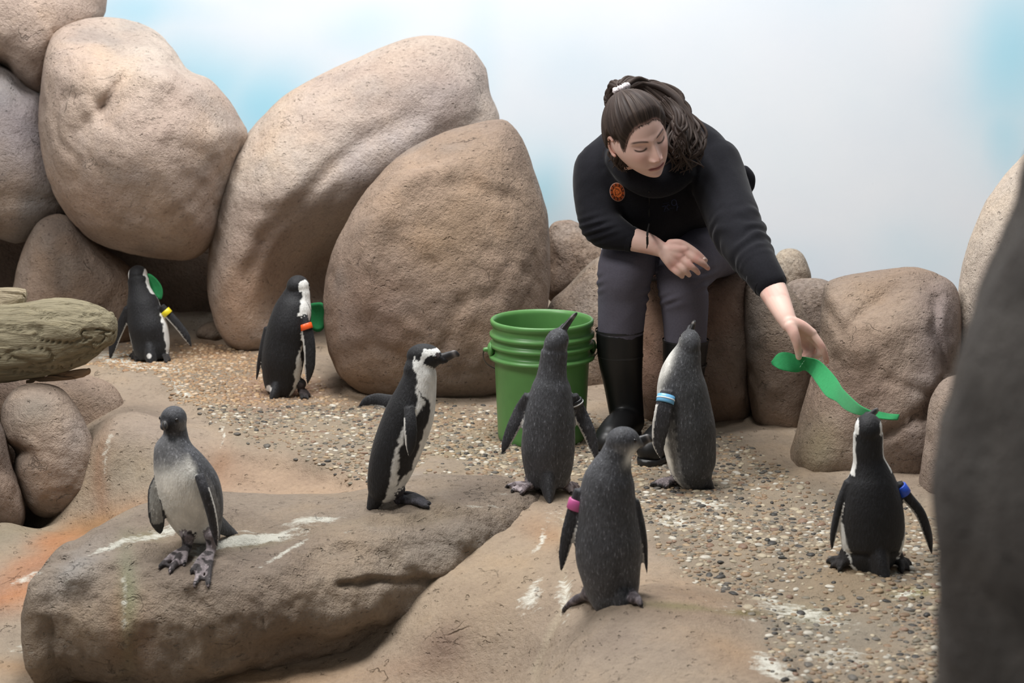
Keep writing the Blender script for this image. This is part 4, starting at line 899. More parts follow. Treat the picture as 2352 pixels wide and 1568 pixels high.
# adult on the right biting the felt
penguin(dict(crop=c8, scale=1.894, adult=True, backhead=True, wadd=44, label='adult penguin with a blue wing band nibbling the green felt strip', stand=[(420, 1060), (650, 1060)], face=(.10, .80, .58), headup=(0, -.5, .85), belly=(.02, 1.0),
    body=[(519, 480, 64), (519, 560, 66), (522, 600, 70), (530, 650, 90), (532, 700, 111), (535, 800, 133), (538, 900, 140), (538, 960, 134), (540, 1010, 120), (545, 1050, 100, -.02), (560, 1085, 66, -.03)],
    head=(520, 462, 64, .0), bill=(562, 378, .06), elong=1.1,
    flippers=[dict(pts=[(435, 690, 0, 20, .014), (400, 780, 0, 20, .016), (378, 870, 0, 18, .014), (366, 930, 0, 14, .011), (361, 992, 0, 6, .006)], edge=1),
              dict(pts=[(648, 700, 0, 22, .014), (690, 760, 0, 25, .012), (745, 830, 0, 24, .010), (778, 920, 0, 20, .009), (797, 1012, 0, 7, .006)], edge=-1, band=('blue', (40, 84, 200), 672, 728), blen=.012)],
    feet=[dict(hip=(430, 1010), ankle=(420, 1065), toes=[(346, 1048), (365, 1068), (395, 1085)]), dict(hip=(640, 1010), ankle=(655, 1065), toes=[(700, 1062), (690, 1078), (665, 1090)])],
    tail=[(552, 1015, -.03, 100), (576, 1088, -.06, 68), (605, 1152, -.09, 20)], footcol=(44, 40, 40), footcol2=(26, 24, 24)))
# two adults at the cave
penguin(dict(crop=c4, scale=2.45, adult=True, backhead=True, wadd=40, label='adult penguin with a yellow wing band at the cave mouth', stand=[(780, 600), (930, 610)], face=(.05, .97, -.1), belly=(.1, 1.0),
    body=[(777, 150, 60, .05), (783, 195, 62, .04), (792, 240, 76, .03), (803, 285, 92, .02), (815, 350, 101, .01), (833, 420, 111), (848, 500, 107), (855, 560, 96, -.01), (858, 605, 74, -.02)],
    head=(776, 128, 58, .06), bill=(790, 175, .18), elong=1.1,
    flippers=[dict(pts=[(722, 310, 0, 24, .013), (690, 390, 0, 28, .010), (660, 460, 0, 27, .008), (635, 530, 0, 24, .007), (618, 606, 0, 8, .005)], edge=1),
              dict(pts=[(905, 300, 0, 22, .013), (950, 350, 0, 25, .010), (1000, 405, 0, 25, .008), (1045, 465, 0, 23, .007), (1078, 532, 0, 8, .005)], edge=-1, band=('yellow', (228, 208, 40), 936, 332), blen=.010)],
    feet=[dict(hip=(775, 560), ankle=(775, 600), toes=[(735, 590), (745, 602), (765, 612)]), dict(hip=(925, 570), ankle=(930, 605), toes=[(950, 600), (955, 612), (935, 622)])],
    tail=[(850, 545, -.03, 78), (850, 600, -.06, 56), (850, 655, -.09, 16)], spots=[(838, 582, 14)], footcol=(40, 36, 36), footcol2=(26, 24, 24)))
penguin(dict(crop=c4, scale=2.45, adult=True, backhead=True, wadd=12, label='adult penguin with an orange wing band between the two big boulders', stand=[(1600, 800), (1700, 815)], face=(.55, .80, -.2), belly=(.62, .78),
    body=[(1680, 205, 68, .02), (1668, 250, 84, .02), (1652, 310, 106, .01), (1630, 400, 120), (1605, 500, 121), (1592, 600, 120), (1582, 700, 107), (1568, 770, 86, -.01), (1552, 805, 60, -.02)],
    head=(1677, 190, 64, .02), bill=(1745, 255, .13), elong=1.1,
    flippers=[dict(pts=[(1505, 420, .0, 20, .014), (1480, 520, 0, 18, .014), (1462, 600, 0, 14, .011), (1452, 660, 0, 10, .008), (1443, 722, 0, 5, .005)], edge=1),
              dict(pts=[(1700, 360, -.03, 28, .013), (1728, 440, -.04, 34, .010), (1742, 540, -.045, 36, .008), (1742, 640, -.045, 32, .007), (1730, 742, -.04, 12, .005)], edge=-1, band=('orange', (232, 92, 36), 1732, 415), blen=.010)],
    feet=[dict(hip=(1690, 740), ankle=(1695, 800), toes=[(1740, 812), (1730, 824), (1700, 826)]), dict(hip=(1590, 760), ankle=(1600, 800), toes=[(1620, 800), (1625, 808), (1615, 815)])],
    tail=[(1560, 760, -.03, 70), (1540, 810, -.06, 44), (1522, 850, -.08, 16)], spots=[(1512, 765, 20)], footcol=(60, 52, 52), footcol2=(34, 30, 30)))

# ------------------------------------------------------------------ the woman
M_SKIN = plain('skin', None, .52, .35, 220, .12, .0008, attr=True, sss=.12)
M_HAIR = plain('dark_brown_hair', None, .58, .25, 400, .35, .001, attr=True)
M_HOOD = plain('black_hoodie_fleece', lin(27, 27, 32), .92, .15, 420, .35, .0012, .14, sheen=.10)
M_TROU = plain('grey_trousers', lin(92, 89, 100), .88, .2, 500, .3, .001, .08)
M_BOOT = plain('black_rubber', lin(20, 20, 21), .44, .45, 30, .06, .002, .1)
M_BOOTR = plain('boot_rim_rubber', lin(34, 34, 35), .4, .45)
M_SCR = plain('crumpled_scrunchie', None, .7, .3, 300, .3, .001, attr=True)
M_PATCH = plain('embroidered_patch', None, .8, .2, 500, .3, .0008, attr=True)
M_PRINT = plain('faded_blue_print', lin(62, 70, 98), .8, .2)
M_CORD = plain('black_cord', lin(38, 37, 36), .85, .2)
WR = ground(1500, 1045)
WOMAN = empty('person', WR); tag(WOMAN, 'woman in black hoodie, grey trousers and rubber boots leaning down with a felt strip', 'person')

HR = np.array([[0.8673015, -0.4593117, -0.1918878], [0.3274615, 0.8167811, -0.4750132], [0.3749094, 0.3491438, 0.8588024]])
HT = np.array([0.3467, 4.75, 0.9391])
def hw(L): return np.asarray(L) @ HR.T + HT
def head_grid(nu=300, nv=230):
    th = np.linspace(0, 2 * np.pi, nu, endpoint=False); ph = np.linspace(.004, np.pi - .004, nv)
    TH, PH = np.meshgrid(th, ph); d = np.stack([np.sin(PH) * np.sin(TH), -np.sin(PH) * np.cos(TH), np.cos(PH)], -1).reshape(-1, 3)
    p = d * np.stack([np.full(len(d), .073), np.where(d[:, 1] < 0, .088, .103), np.full(len(d), .113)], -1)
    x, y, z = p.T.copy(); s = np.clip(-z / .113, 0, 1)
    x = x * (1.03 + .05 * sstep(.03, -.03, z)) * (1 - .20 * s ** 2.2) * (1 - .05 * np.exp(-((z - .03) / .03) ** 2) * (y < -.02)); y = np.where(y > 0, y * (1 - .5 * s ** 1.2), y * (1 - .03 * s)) - .055 * s ** 2
    fr = sstep(-.02, -.055, y); ax = np.abs(x)
    g = lambda x0, z0, sx, sz: np.exp(-((ax - x0) / sx) ** 2 - ((z - z0) / sz) ** 2)
    f = .004 * g(.028, .020, .024, .008) - .0165 * g(.032, .001, .0165, .0125) - .0022 * g(.032, .0075, .015, .0018) - .0018 * g(.032, -.0095, .014, .0018) - .004 * g(.016, .004, .007, .010) + .0105 * g(.0325, -.001, .0125, .0095)
    hz = np.interp(z, [-.056, -.050, -.045, -.038, -.030, -.012, .006, .022, .034], [0, .006, .018, .0245, .0230, .0145, .0065, .002, 0]); wz = np.interp(z, [-.05, -.037, -.012, .02], [.0135, .0125, .0090, .0095])
    f = f + hz * np.exp(-(x / wz) ** 2) + .0095 * g(.0140, -.041, .0058, .0065)
    f = f + .004 * g(0, -.060, .02, .008) + .0048 * g(0, -.0655, .0185, .0036) + .0060 * g(0, -.0755, .0165, .0050) - .0052 * g(0, -.0700, .0235, .0019) - .0035 * g(0, -.087, .022, .0055) + .008 * g(0, -.101, .019, .013)
    f = f + .0055 * g(.044, -.030, .020, .022) + .004 * g(.040, -.062, .020, .022) - .0025 * g(.022, -.050, .006, .014)
    y = y - f * fr
    return np.stack([x, y, z], -1), nu, nv
def grid_faces(nu, nv):
    i = np.arange(nv - 1)[:, None] * nu; j = np.arange(nu)[None]; k = (j + 1) % nu
    return np.stack([i + j, i + nu + j, i + nu + k, i + k], -1).reshape(-1, 4)
HL, hnu, hnv = head_grid(); HF = grid_faces(hnu, hnv)
def hairline(p):
    x, y, z = np.abs(p[:, 0]), p[:, 1], p[:, 2]
    zf = np.interp(x, [0, .02, .035, .048, .058, .066, .074, .09], [.068, .067, .060, .044, .022, -.005, -.02, -.03])
    zb = np.interp(y, [-.03, -.01, .012, .03, .06], [.03, .012, .018, -.05, -.075])
    k = sstep(-.045, -.012, y); return z - (zf * (1 - k) + zb * k)
SCR = np.array([0.004, .072, .104])
def hair_flow(p):
    ax = nrm(SCR); q = p - SCR; e1 = nrm(np.cross(ax, [1, 0, 0])); e2 = np.cross(ax, e1)
    return np.arctan2(q @ e2, q @ e1), np.linalg.norm(q, axis=-1)
HB, HH = lin(50, 41, 38), lin(92, 78, 70)
def build_head():
    p = HL; x, y, z = p.T; ax = np.abs(x); h = hairline(p)
    sk = lin(226, 190, 178); c = np.tile(sk, (len(p), 1)); fr = y < -.03
    c = mixv(c, lin(205, 140, 128), .35 * np.exp(-((ax - .040) / .018) ** 2 - ((z + .028) / .018) ** 2) * fr)
    c = mixv(c, lin(200, 140, 128), .35 * np.exp(-(x / .012) ** 2 - ((z + .036) / .012) ** 2) * fr)
    zb = .0185 + .0055 * (1 - ((ax - .033) / .02) ** 2); c = mixv(c, lin(58, 42, 38), .95 * np.exp(-((z - zb) / .0030) ** 2) * sstep(.010, .016, ax) * sstep(.056, .046, ax) * fr)
    zl = -.0075 + .0045 * ((ax - .032) / .015) ** 2; c = mixv(c, lin(36, 27, 26), 1.0 * np.exp(-((z - zl) / .0027) ** 2) * sstep(.014, .019, ax) * sstep(.051, .046, ax) * fr)
    lipm = np.exp(-((z + .0705) / .0072) ** 4) * sstep(.0295, .024, ax + .9 * np.abs(z + .0705)) * fr; c = mixv(c, lin(172, 108, 104), .8 * lipm)
    c = mixv(c, lin(128, 74, 72), .9 * np.exp(-((z + .0700 - .0012 * np.cos(x * 160)) / .0020) ** 2) * sstep(.026, .021, ax) * fr)  # shade of the mouth opening, painted as a darker line
    c = mixv(c, HB, sstep(-.007, .002, h + .0035 * fbm(p * [1, 1, .25], 260, 2, 5)))
    return c
def build_body():
    J = Join(); fore = []
    def chain(pts, r, tagv=0, **k): J.add(tube([P(*q) for q in pts], r, nseg=22, hint=k.get('hint', (0, 1, .2)), flat=k.get('flat', 1.0)), tagv)
    # trunk, neck, upper limbs (under the clothes)
    J.add(tube([hw([0, .04, -.05]), hw([0, .075, -.12]), P(1520, 340, 5.04)], [.046, .048, .07], nseg=24, hint=(1, 0, 0)))
    chain([(1520, 340, 5.04), (1545, 410, 5.14), (1585, 480, 5.28), (1590, 555, 5.38)], [.09, .12, .115, .12])
    chain([(1385, 385, 5.0), (1520, 360, 5.04), (1635, 385, 5.0)], [.05, .08, .05])
    chain([(1385, 385, 5.0), (1384, 470, 4.95), (1388, 522, 4.92)], [.05, .042, .040])
    chain([(1635, 385, 5.0), (1672, 470, 4.88), (1702, 545, 4.74)], [.05, .045, .042])
    for hip, kn, an in (((1510, 560, 5.33), (1438, 622, 4.97), (1440, 960, 5.02)), ((1640, 555, 5.33), (1570, 636, 4.97), (1570, 965, 5.02))):
        chain([hip, kn], [.085, .055]); chain([kn, an], [.052, .035])
    # right forearm and hand resting across the knee
    w0 = 4.845
    chain([(1388, 522, 4.92), (1440, 545, 4.885), (1490, 560, 4.86), (1524, 575, w0)], [.040, .036, .030, .0215], 1, hint=(0, 1, 0), flat=.92)
    W_ = (1522, 574, w0); off = -.015
    for k, r in (((1572, 574, off), .0135), ((1561, 588, off - .003), .0145), ((1551, 601, off - .002), .014), ((1543, 612, off + .002), .012)):
        chain([W_, ((W_[0] + k[0]) / 2, (W_[1] + k[1]) / 2, w0 + off * .6 - .004), (k[0], k[1], w0 + k[2])], [.019, .0165, r], 1)
    for fg in ([(1570, 576, -.016), (1600, 597, -.026), (1617, 608, -.018), (1626, 616, -.006)], [(1560, 589, -.018), (1584, 609, -.030), (1597, 619, -.022), (1604, 627, -.010)],
               [(1550, 602, -.016), (1568, 617, -.028), (1578, 626, -.022), (1583, 632, -.010)], [(1543, 613, -.012), (1555, 624, -.022), (1563, 630, -.018), (1567, 635, -.008)]):
        chain([(a, b, w0 + d) for a, b, d in fg], [.0112, .0098, .0086, .0070], 1)
    chain([(1540, 560, w0 - .002), (1562, 560, w0 - .006), (1585, 571, w0 - .010), (1604, 585, w0 - .012), (1620, 598, w0 - .012)], [.014, .0135, .0115, .0105, .0075], 1)
    # left forearm and hand pinching the felt
    h0 = 4.46
    chain([(1702, 545, 4.74), (1745, 610, 4.64), (1774, 664, 4.57), (1800, 718, 4.49), (1813, 744, h0)], [.042, .042, .0385, .0285, .0225], 1, hint=(0, 1, 0), flat=.9)
    Wl = (1812, 740, h0)
    for k, r in (((1866, 765, .0), .0125), ((1860, 773, .018), .013), ((1851, 779, .032), .0125), ((1842, 782, .042), .011)):
        chain([Wl, ((Wl[0] + k[0]) / 2 + 2, (Wl[1] + k[1]) / 2 - 3, h0 + k[2] * .5), (k[0], k[1], h0 + k[2])], [.020, .0165, r], 1)
    for fg in ([(1866, 765, 0), (1887, 794, -.008), (1895, 814, -.004), (1899, 831, .004)], [(1860, 773, .018), (1881, 798, .012), (1880, 814, .008), (1868, 820, .006)],
               [(1851, 779, .032), (1866, 802, .030), (1862, 816, .022), (1850, 821, .014)], [(1842, 782, .042), (1852, 804, .040), (1848, 816, .030), (1840, 822, .020)]):
        chain([(a, b, h0 + d) for a, b, d in fg], [.0108, .0094, .0084, .0068], 1)
    chain([(1815, 748, h0 - .012), (1824, 768, h0 - .026), (1831, 792, h0 - .030), (1835, 820, h0 - .020)], [.017, .0145, .0115, .0085], 1)
    V, F = remesh(J, .0028, 2, .5)
    c = np.tile(lin(228, 192, 178), (len(V), 1)); px, py = project(V)
    for (cx, cy, r_) in ((1572, 576, 7), (1561, 589, 7), (1551, 602, 7), (1543, 612, 6), (1600, 597, 6), (1584, 609, 6), (1887, 794, 7), (1832, 797, 6), (1604, 585, 6), (1626, 616, 6), (1899, 830, 6)):
        c = mixv(c, lin(205, 140, 130), .5 * blob(px, py, cx, cy, r_ * 1.5, r_ * 1.5))
    c = mixv(c, lin(208, 158, 146), .5 * sstep(-.1, .5, fbm(V, 26, 3, 8)))
    # ears
    E = Join()
    for s in (-1, 1):
        o = np.array([s * .073, .012, -.014]); E.add(ellipsoid(o, [[s * .004, .003, 0], [0, .017, .005], [0, -.008, .030]], 20, 14))
        E.add(tube([o + np.array([s * .006, -.006 + .020 * math.sin(a), .002 + .029 * math.cos(a)]) for a in np.linspace(-.5, 3.4, 9)], [.0042] * 9, nseg=10))
    Ve = hw(E.verts()); N_ = Join()
    for (px_, py_, Y_, a_, b_) in ((1834.5, 815, h0 - .0285, .0052, .0075), (1618, 594, w0 - .020, .0052, .0036), (1622, 611, w0 - .020, .0050, .0040), (1897.5, 826, h0 - .004, .0030, .0055)):
        N_.add(ellipsoid(P(px_, py_, Y_), [[a_, 0, 0], [0, .0022, 0], [0, 0, b_]], 14, 10))
    Ve = np.vstack([Ve, N_.verts()]); EF = E.faces() + [f + E.n for f in N_.faces()]; n1, n2 = len(V), len(HL)
    VV = np.vstack([V, hw(HL), Ve]); cc = np.vstack([c, build_head(), np.vstack([np.tile(lin(208, 164, 150), (E.n, 1)), np.tile(lin(232, 205, 196), (N_.n, 1))])])
    FF = [*F, HF + n1] + [f + n1 + n2 for f in EF]
    q = [f for f in FF if f.shape[1] == 4]; t = [f for f in FF if f.shape[1] == 3]
    return mk('body', VV, ([np.vstack(q)] if q else []) + ([np.vstack(t)] if t else []), M_SKIN, WOMAN, col=cc)
BODY = build_body()
# hair
def build_hair():
    h = hairline(HL); keep = h > -.001; m = keep[HF].all(1); F = HF[m]; idx = np.unique(F); mp = -np.ones(len(HL), int); mp[idx] = np.arange(len(idx)); F = mp[F]
    p = HL[idx]; hh = h[idx]; n = nrm(p * [1 / .073 ** 2, 1 / .095 ** 2, 1 / .113 ** 2]); a, d = hair_flow(p)
    q = np.stack([np.cos(a) * 6, np.sin(a) * 6, d * 5], -1); s1 = fbm(q, 1.6, 2, 61); s2 = fbm(q * [1, 1, .4], 7, 2, 62)
    th = .0012 + .0125 * sstep(0, .028, hh) + .002 * s1 * sstep(0, .02, hh) + .0011 * s2; p = p + n * th[:, None]
    c = mixv(np.tile(HB, (len(p), 1)), HH, np.clip(.25 + .35 * s1 + .45 * s2, 0, 1) * .75); c = mixv(c, HB * .5 + lin(190, 150, 138) * .5, .8 * sstep(.007, 0, hh))
    J = Join(); J.add((hw(p), [F])); cols = [c]
    rng = np.random.default_rng(3)
    def lock(pts, r, flat=.7, nseg=14, wav=.004):
        pts = np.array([P(*t) for t in pts]); n_ = 40; Cc = catmull(pts, n_); R_ = catmull(np.stack([r] * 3, 1), n_)[:, 0]
        t = np.linspace(0, 1, n_); phs = rng.uniform(0, 6, 3)
        Cc = Cc + np.stack([np.sin(t * 17 + phs[0]), np.sin(t * 13 + phs[1]), np.sin(t * 15 + phs[2])], -1) * (wav * sstep(.25, .9, t))[:, None]
        T = nrm(np.gradient(Cc, axis=0)); U = nrm(np.cross(T, [0, 1, .1])); Vv = np.cross(U, T); vf = loft(Cc, U * np.abs(R_)[:, None], Vv * (np.abs(R_) * flat)[:, None], nseg)
        J.add(vf); k = len(vf[0]); aa = np.concatenate([np.tile(rng.uniform(0, 1, nseg), n_), [.5, .5]]); cols.append(mixv(np.tile(HB, (k, 1)), HH, aa * .55))
    S0 = project(hw(SCR[None]))[0][0], project(hw(SCR[None]))[1][0]
    # the tail arches up from the tie, swings over to her left and falls in waves to the shoulder
    for i in range(150):
        o = rng.normal(0, 1.15, 8); g = rng.uniform(.7, 1.15)
        lock([(1428 + 4 * o[0], 205 + 3 * o[1], 4.83), (1455 + 6 * o[0], 192 + 4 * o[1], 4.87), (1505 + 9 * o[2], 212 + 9 * o[3], 4.91 + .012 * o[4]), (1548 + 11 * o[2], 246 + 12 * o[3], 4.90 + .014 * o[4]), (1574 + 11 * o[5], 292 + 12 * o[3], 4.87 + .015 * o[4]), (1576 + 14 * o[5], 332 + 12 * o[3], 4.84 + .014 * o[4]), (1566 + 18 * o[7], 366 + 12 * o[3] + 6 * o[6], 4.83 + .01 * o[4])],
             np.array([.006, .0065, .0068, .0066, .0060, .0046, .0012]) * g, wav=.0055, nseg=8)
    for i in range(36):
        o = rng.normal(0, 1, 4)
        lock([(1428 + 3 * o[0], 203 + 2 * o[1], 4.84), (1410 + 5 * o[0], 196 + 4 * o[1], 4.88), (1399 + 4 * o[2], 218 + 4 * o[1], 4.90), (1400 + 5 * o[2], 252 + 6 * o[3], 4.90)], np.array([.005, .006, .006, .003]), nseg=8)
    for i in range(30):
        o = rng.normal(0, 1, 4)
        lock([(1436 + 6 * o[0], 200, 4.84), (1448 + 8 * o[0], 187 + 2 * o[1], 4.87), (1478 + 8 * o[2], 188 + 3 * o[1], 4.91), (1510 + 8 * o[2], 206 + 5 * o[3], 4.92)], np.array([.005, .006, .006, .003]), nseg=8)
    # wisps below the ear and behind the neck
    for i in range(60):
        o = rng.normal(0, 1, 5); lock([(1422 + 5 * o[0], 318 + 6 * o[1], 4.80), (1422 + 8 * o[2], 352 + 6 * o[1], 4.79 + .01 * o[3]), (1432 + 12 * o[3], 382 + 9 * o[4], 4.80)], np.array([.003, .0046, .0010]), wav=.003)
    for i in range(60):
        o = rng.normal(0, 1, 5); lock([(1530 + 6 * o[0], 235 + 6 * o[1], 4.82), (1550 + 6 * o[0], 262 + 8 * o[1], 4.81), (1562 + 6 * o[2], 300 + 8 * o[1], 4.78), (1560 + 8 * o[3], 345 + 10 * o[4], 4.765)], np.array([.001, .005, .0055, .0012]), wav=.004, nseg=8)
    for i in range(12):   # fly-away hairs round the outline
        o = rng.normal(0, 1, 4); sx = rng.choice([-1, 1]); b = (1402 + 6 * o[0], 290 + 40 * o[1], 4.80) if sx < 0 else (1555 + 12 * o[0], 230 + 25 * o[1], 4.9)
        lock([b, (b[0] + sx * 7, b[1] + 10 + 6 * o[2], b[2]), (b[0] + sx * (9 + 3 * o[3]), b[1] + 32, b[2])], np.array([.0005, .0004, .0003]), nseg=5, wav=.0)
    return mk('hair', J.verts(), J.faces(), M_HAIR, WOMAN, col=np.vstack(cols))
build_hair()
def build_scrunchie():
    c = P(1427, 203, 4.805); axv = nrm(hw(SCR * 1.5) - hw(SCR)); e1 = nrm(np.cross(axv, [0, 0, 1.0])); e2 = np.cross(axv, e1)
    nu, nv = 90, 18; a, b = np.meshgrid(np.linspace(0, 2 * np.pi, nu, endpoint=False), np.linspace(0, 2 * np.pi, nv, endpoint=False), indexing='ij')
    q = np.stack([np.cos(a) * 3, np.sin(a) * 3, b * .5], -1).reshape(-1, 3); r = .0078 + .0028 * fbm(q, 2.2, 2, 5).reshape(a.shape) + .002 * np.sin(a * 19 + b)
    R_ = .0165 + r * np.cos(b); V = c + (R_ * np.cos(a))[..., None] * e1 + (R_ * np.sin(a))[..., None] * e2 + (r * np.sin(b))[..., None] * axv
    i, j = np.meshgrid(np.arange(nu), np.arange(nv), indexing='ij'); F = np.stack([i * nv + j, ((i + 1) % nu) * nv + j, ((i + 1) % nu) * nv + (j + 1) % nv, i * nv + (j + 1) % nv], -1).reshape(-1, 4)
    V = V.reshape(-1, 3); col = mixv(np.tile(lin(218, 210, 212), (len(V), 1)), lin(190, 182, 185), sstep(.1, .5, fbm(V, 110, 2, 4)))
    mk('scrunchie', V, F, M_SCR, WOMAN, col=col)
build_scrunchie()
# clothes
def build_clothes():
    J = Join()
    def ch(pts, r, **k): J.add(tube([P(*q) for q in pts], r, nseg=26, hint=k.get('hint', (0, 1, .2)), flat=k.get('flat', 1.0)))
    ch([(1505, 352, 5.0), (1535, 395, 5.09), (1580, 465, 5.27), (1590, 530, 5.36)], [.125, .152, .172, .158])
    ch([(1440, 395, 4.99), (1480, 470, 5.06), (1530, 540, 5.20)], [.105, .115, .120])
    ch([(1382, 378, 4.99), (1440, 352, 5.0), (1520, 335, 5.04), (1590, 352, 5.03), (1636, 385, 4.99)], [.074, .092, .105, .098, .080])
    ch([(1378, 385, 4.99), (1372, 440, 4.97), (1378, 500, 4.94), (1392, 524, 4.92), (1425, 540, 4.895), (1453, 550, 4.88)], [.076, .071, .064, .060, .048, .037])
    ch([(1638, 380, 4.99), (1664, 450, 4.90), (1690, 520, 4.79), (1712, 560, 4.73), (1745, 615, 4.63), (1768, 650, 4.585)], [.084, .082, .076, .070, .054, .047])
    ch([(1427, 362, 4.91), (1455, 398, 4.87), (1502, 422, 4.87), (1553, 402, 4.90), (1590, 350, 4.96)], [.048, .046, .043, .045, .045])
    # hood lying on the back of the neck, bunched hem at the back
    ch([(1430, 320, 4.97), (1480, 300, 5.02), (1540, 292, 5.05), (1590, 318, 5.03)], [.05, .06, .065, .06])
    ch([(1708, 392, 5.30), (1722, 408, 5.30), (1722, 430, 5.30), (1706, 446, 5.29)], [.020, .018, .016, .02])
    ch([(1700, 440, 5.34), (1714, 462, 5.34)], [.03, .025])
    V, F = remesh(J, .0058, 14, .5)
    px, py = project(V); n_ = nrm(V - P(1530, 430, 5.1))
    d = .004 * fbm(V, 9, 3, 71)
    # folds across the left sleeve and at both elbows
    axs = nrm(P(1768, 650, 4.585) - P(1690, 520, 4.79)); s = (V - P(1690, 520, 4.79)) @ axs; msk = sstep(-.03, .02, s) * sstep(.19, .15, s) * (px > 1600)
    d = d + msk * .0055 * np.sin(s * 150 + 5.5 * fbm(V, 6, 3, 73)) * (.55 + .6 * fbm(V, 8, 2, 75)) ; msk2 = blob(px, py, 1370, 525, 40, 26); d = d + msk2 * .005 * np.sin((py + px * .3) * .35)
    d = d + .004 * blob(px, py, 1620, 420, 50, 80) * np.sin((px * .8 - py * .5) * .16)
    rad = nrm(V - (P(1690, 520, 4.79) + axs * s[:, None])); dirv = np.where((msk > .01)[:, None], rad, n_); V = V + dirv * d[:, None]
    return V, F
VH, FH = build_clothes()
HOOD = mk('hoodie', VH, FH, M_HOOD, WOMAN)
HBV = BVHTree.FromPolygons([v.tolist() for v in VH], [f.tolist() for fa in FH for f in fa])
def on_hood(px, py, lift=.0015):
    d = nrm(ray(px, py)); h = HBV.ray_cast(Vector(CAMV), Vector(d)); return (np.array(h[0]) - d * lift) if h[0] is not None else P(px, py, 4.9)
def tubes(strokes, r, name, mat, parent, lift=.001):
    J = Join()
    for st in strokes: J.add(tube([on_hood(a, b, lift) for a, b in st], [r] * len(st), nseg=7))
    return mk(name, J.verts(), J.faces(), mat, parent)
# ribbed cuffs
for pts, r in (([(1446, 548, 4.884), (1457, 552, 4.879)], [.0385, .0365]), ([(1752, 627, 4.615), (1768, 651, 4.585), (1771, 656, 4.579)], [.0515, .0475, .045])):
    J = Join(); J.add(tube([P(*q) for q in pts], r, n=14, nseg=40, round_ends=False, hint=(0, 1, .2))); mk('cuff', J.verts(), J.faces(), M_HOOD, HOOD)
# round orange patch
nr, na = 16, 64; Vp, Cp = [], []
for i in range(nr + 1):
    for j in range(na):
        rr = max(i / nr, .02); a = 2 * np.pi * j / na; u, v = rr * 17.5 * math.cos(a), rr * 22 * math.sin(a); t = math.radians(-14)
        Vp.append(on_hood(1418 + u * math.cos(t) - v * math.sin(t), 441 + u * math.sin(t) + v * math.cos(t), .0024 if i < nr else .0008))
        c = lin(206, 106, 52)
        if rr > .90: c = lin(170, 128, 112)
        elif rr > .68: c = lin(160, 74, 36) if (j // 2) % 3 else lin(60, 34, 24)
        elif rr > .62: c = lin(40, 24, 20)
        elif abs(math.sin(a * 1.5 + 6 * rr)) < .22 or abs(rr - .33) < .04: c = lin(62, 32, 22)
        Cp.append(c)
mk('patch', np.array(Vp), grid_faces(na, nr + 1)[:, ::-1], M_PATCH, HOOD, col=np.array(Cp))
ell = lambda cx, cy, rx, ry, a0=0, a1=6.3: [(cx + rx * math.cos(a), cy + ry * math.sin(a)) for a in np.linspace(a0, a1, 16)]
tubes([[(1521.5, 474), (1528.5, 472.8), (1526, 483)], ell(1534.8, 475, 3.2, 5.2, 1.2, 5.6), ell(1548.2, 465, 5.6, 6.8), [(1554, 466), (1555.4, 475), (1554.2, 483)], [(1554.5, 476), (1558, 474.5)]], .0011, 'chest_print', M_PRINT, HOOD)
tubes([[(1523 + 3 * k, 468 - k * .5), (1524.4 + 3 * k, 467.6 - k * .5)] for k in range(5)] + [[(1524 + 3.2 * k, 486 - k), (1525.6 + 3.2 * k, 485.6 - k)] for k in range(5)] + [[(1539 + 2.6 * k, 477.6), (1540.4 + 2.6 * k, 477.4)] for k in range(4)], .0006, 'small_print', M_PRINT, HOOD)['kind'] = 'stuff'
# draw cord
J = Join(); cp = [on_hood(1491, y, .002) for y in (440, 465, 490, 515)]; cp += [P(1487, 535, 4.80), P(1487, 560, 4.80)]
J.add(tube(cp, [.0022, .0024, .0026, .003, .0032, .0034], n=40, nseg=8)); J.add(tube([P(1487, 560, 4.80), P(1485.5, 570, 4.80)], [.0024, .0012], n=6, nseg=8)); mk('drawcord', J.verts(), J.faces(), M_CORD, HOOD)

def build_trousers():
    J = Join()
    def ch(pts, r): J.add(tube([P(*q) for q in pts], r, nseg=26, hint=(1, 0, .1)))
    ch([(1510, 560, 5.33), (1460, 578, 5.12), (1438, 614, 4.985), (1431, 680, 4.985), (1424, 770, 4.995)], [.108, .092, .083, .075, .066])
    ch([(1650, 556, 5.33), (1612, 580, 5.12), (1570, 632, 4.985), (1572, 705, 4.99), (1575, 790, 5.0)], [.112, .092, .078, .070, .063])
    ch([(1500, 560, 5.40), (1590, 555, 5.42), (1670, 540, 5.42)], [.12, .13, .12]); ch([(1680, 500, 5.42), (1672, 540, 5.42)], [.075, .09])
    V, F = remesh(J, .0058, 6, .5); px, py = project(V)
    d = .003 * fbm(V, 10, 3, 81) + .0035 * np.sin(py * .30 + px * .12) * (blob(px, py, 1490, 680, 18, 30) + blob(px, py, 1378, 650, 12, 25) + blob(px, py, 1622, 640, 30, 30) + blob(px, py, 1530, 690, 30, 16))
    c0 = np.where((px < 1505)[:, None], P(1432, 680, 4.99), P(1573, 690, 5.0)); V = V + nrm((V - c0) * [1, 1, 0]) * d[:, None]
    mk('trousers', V, F, M_TROU, WOMAN)
build_trousers()
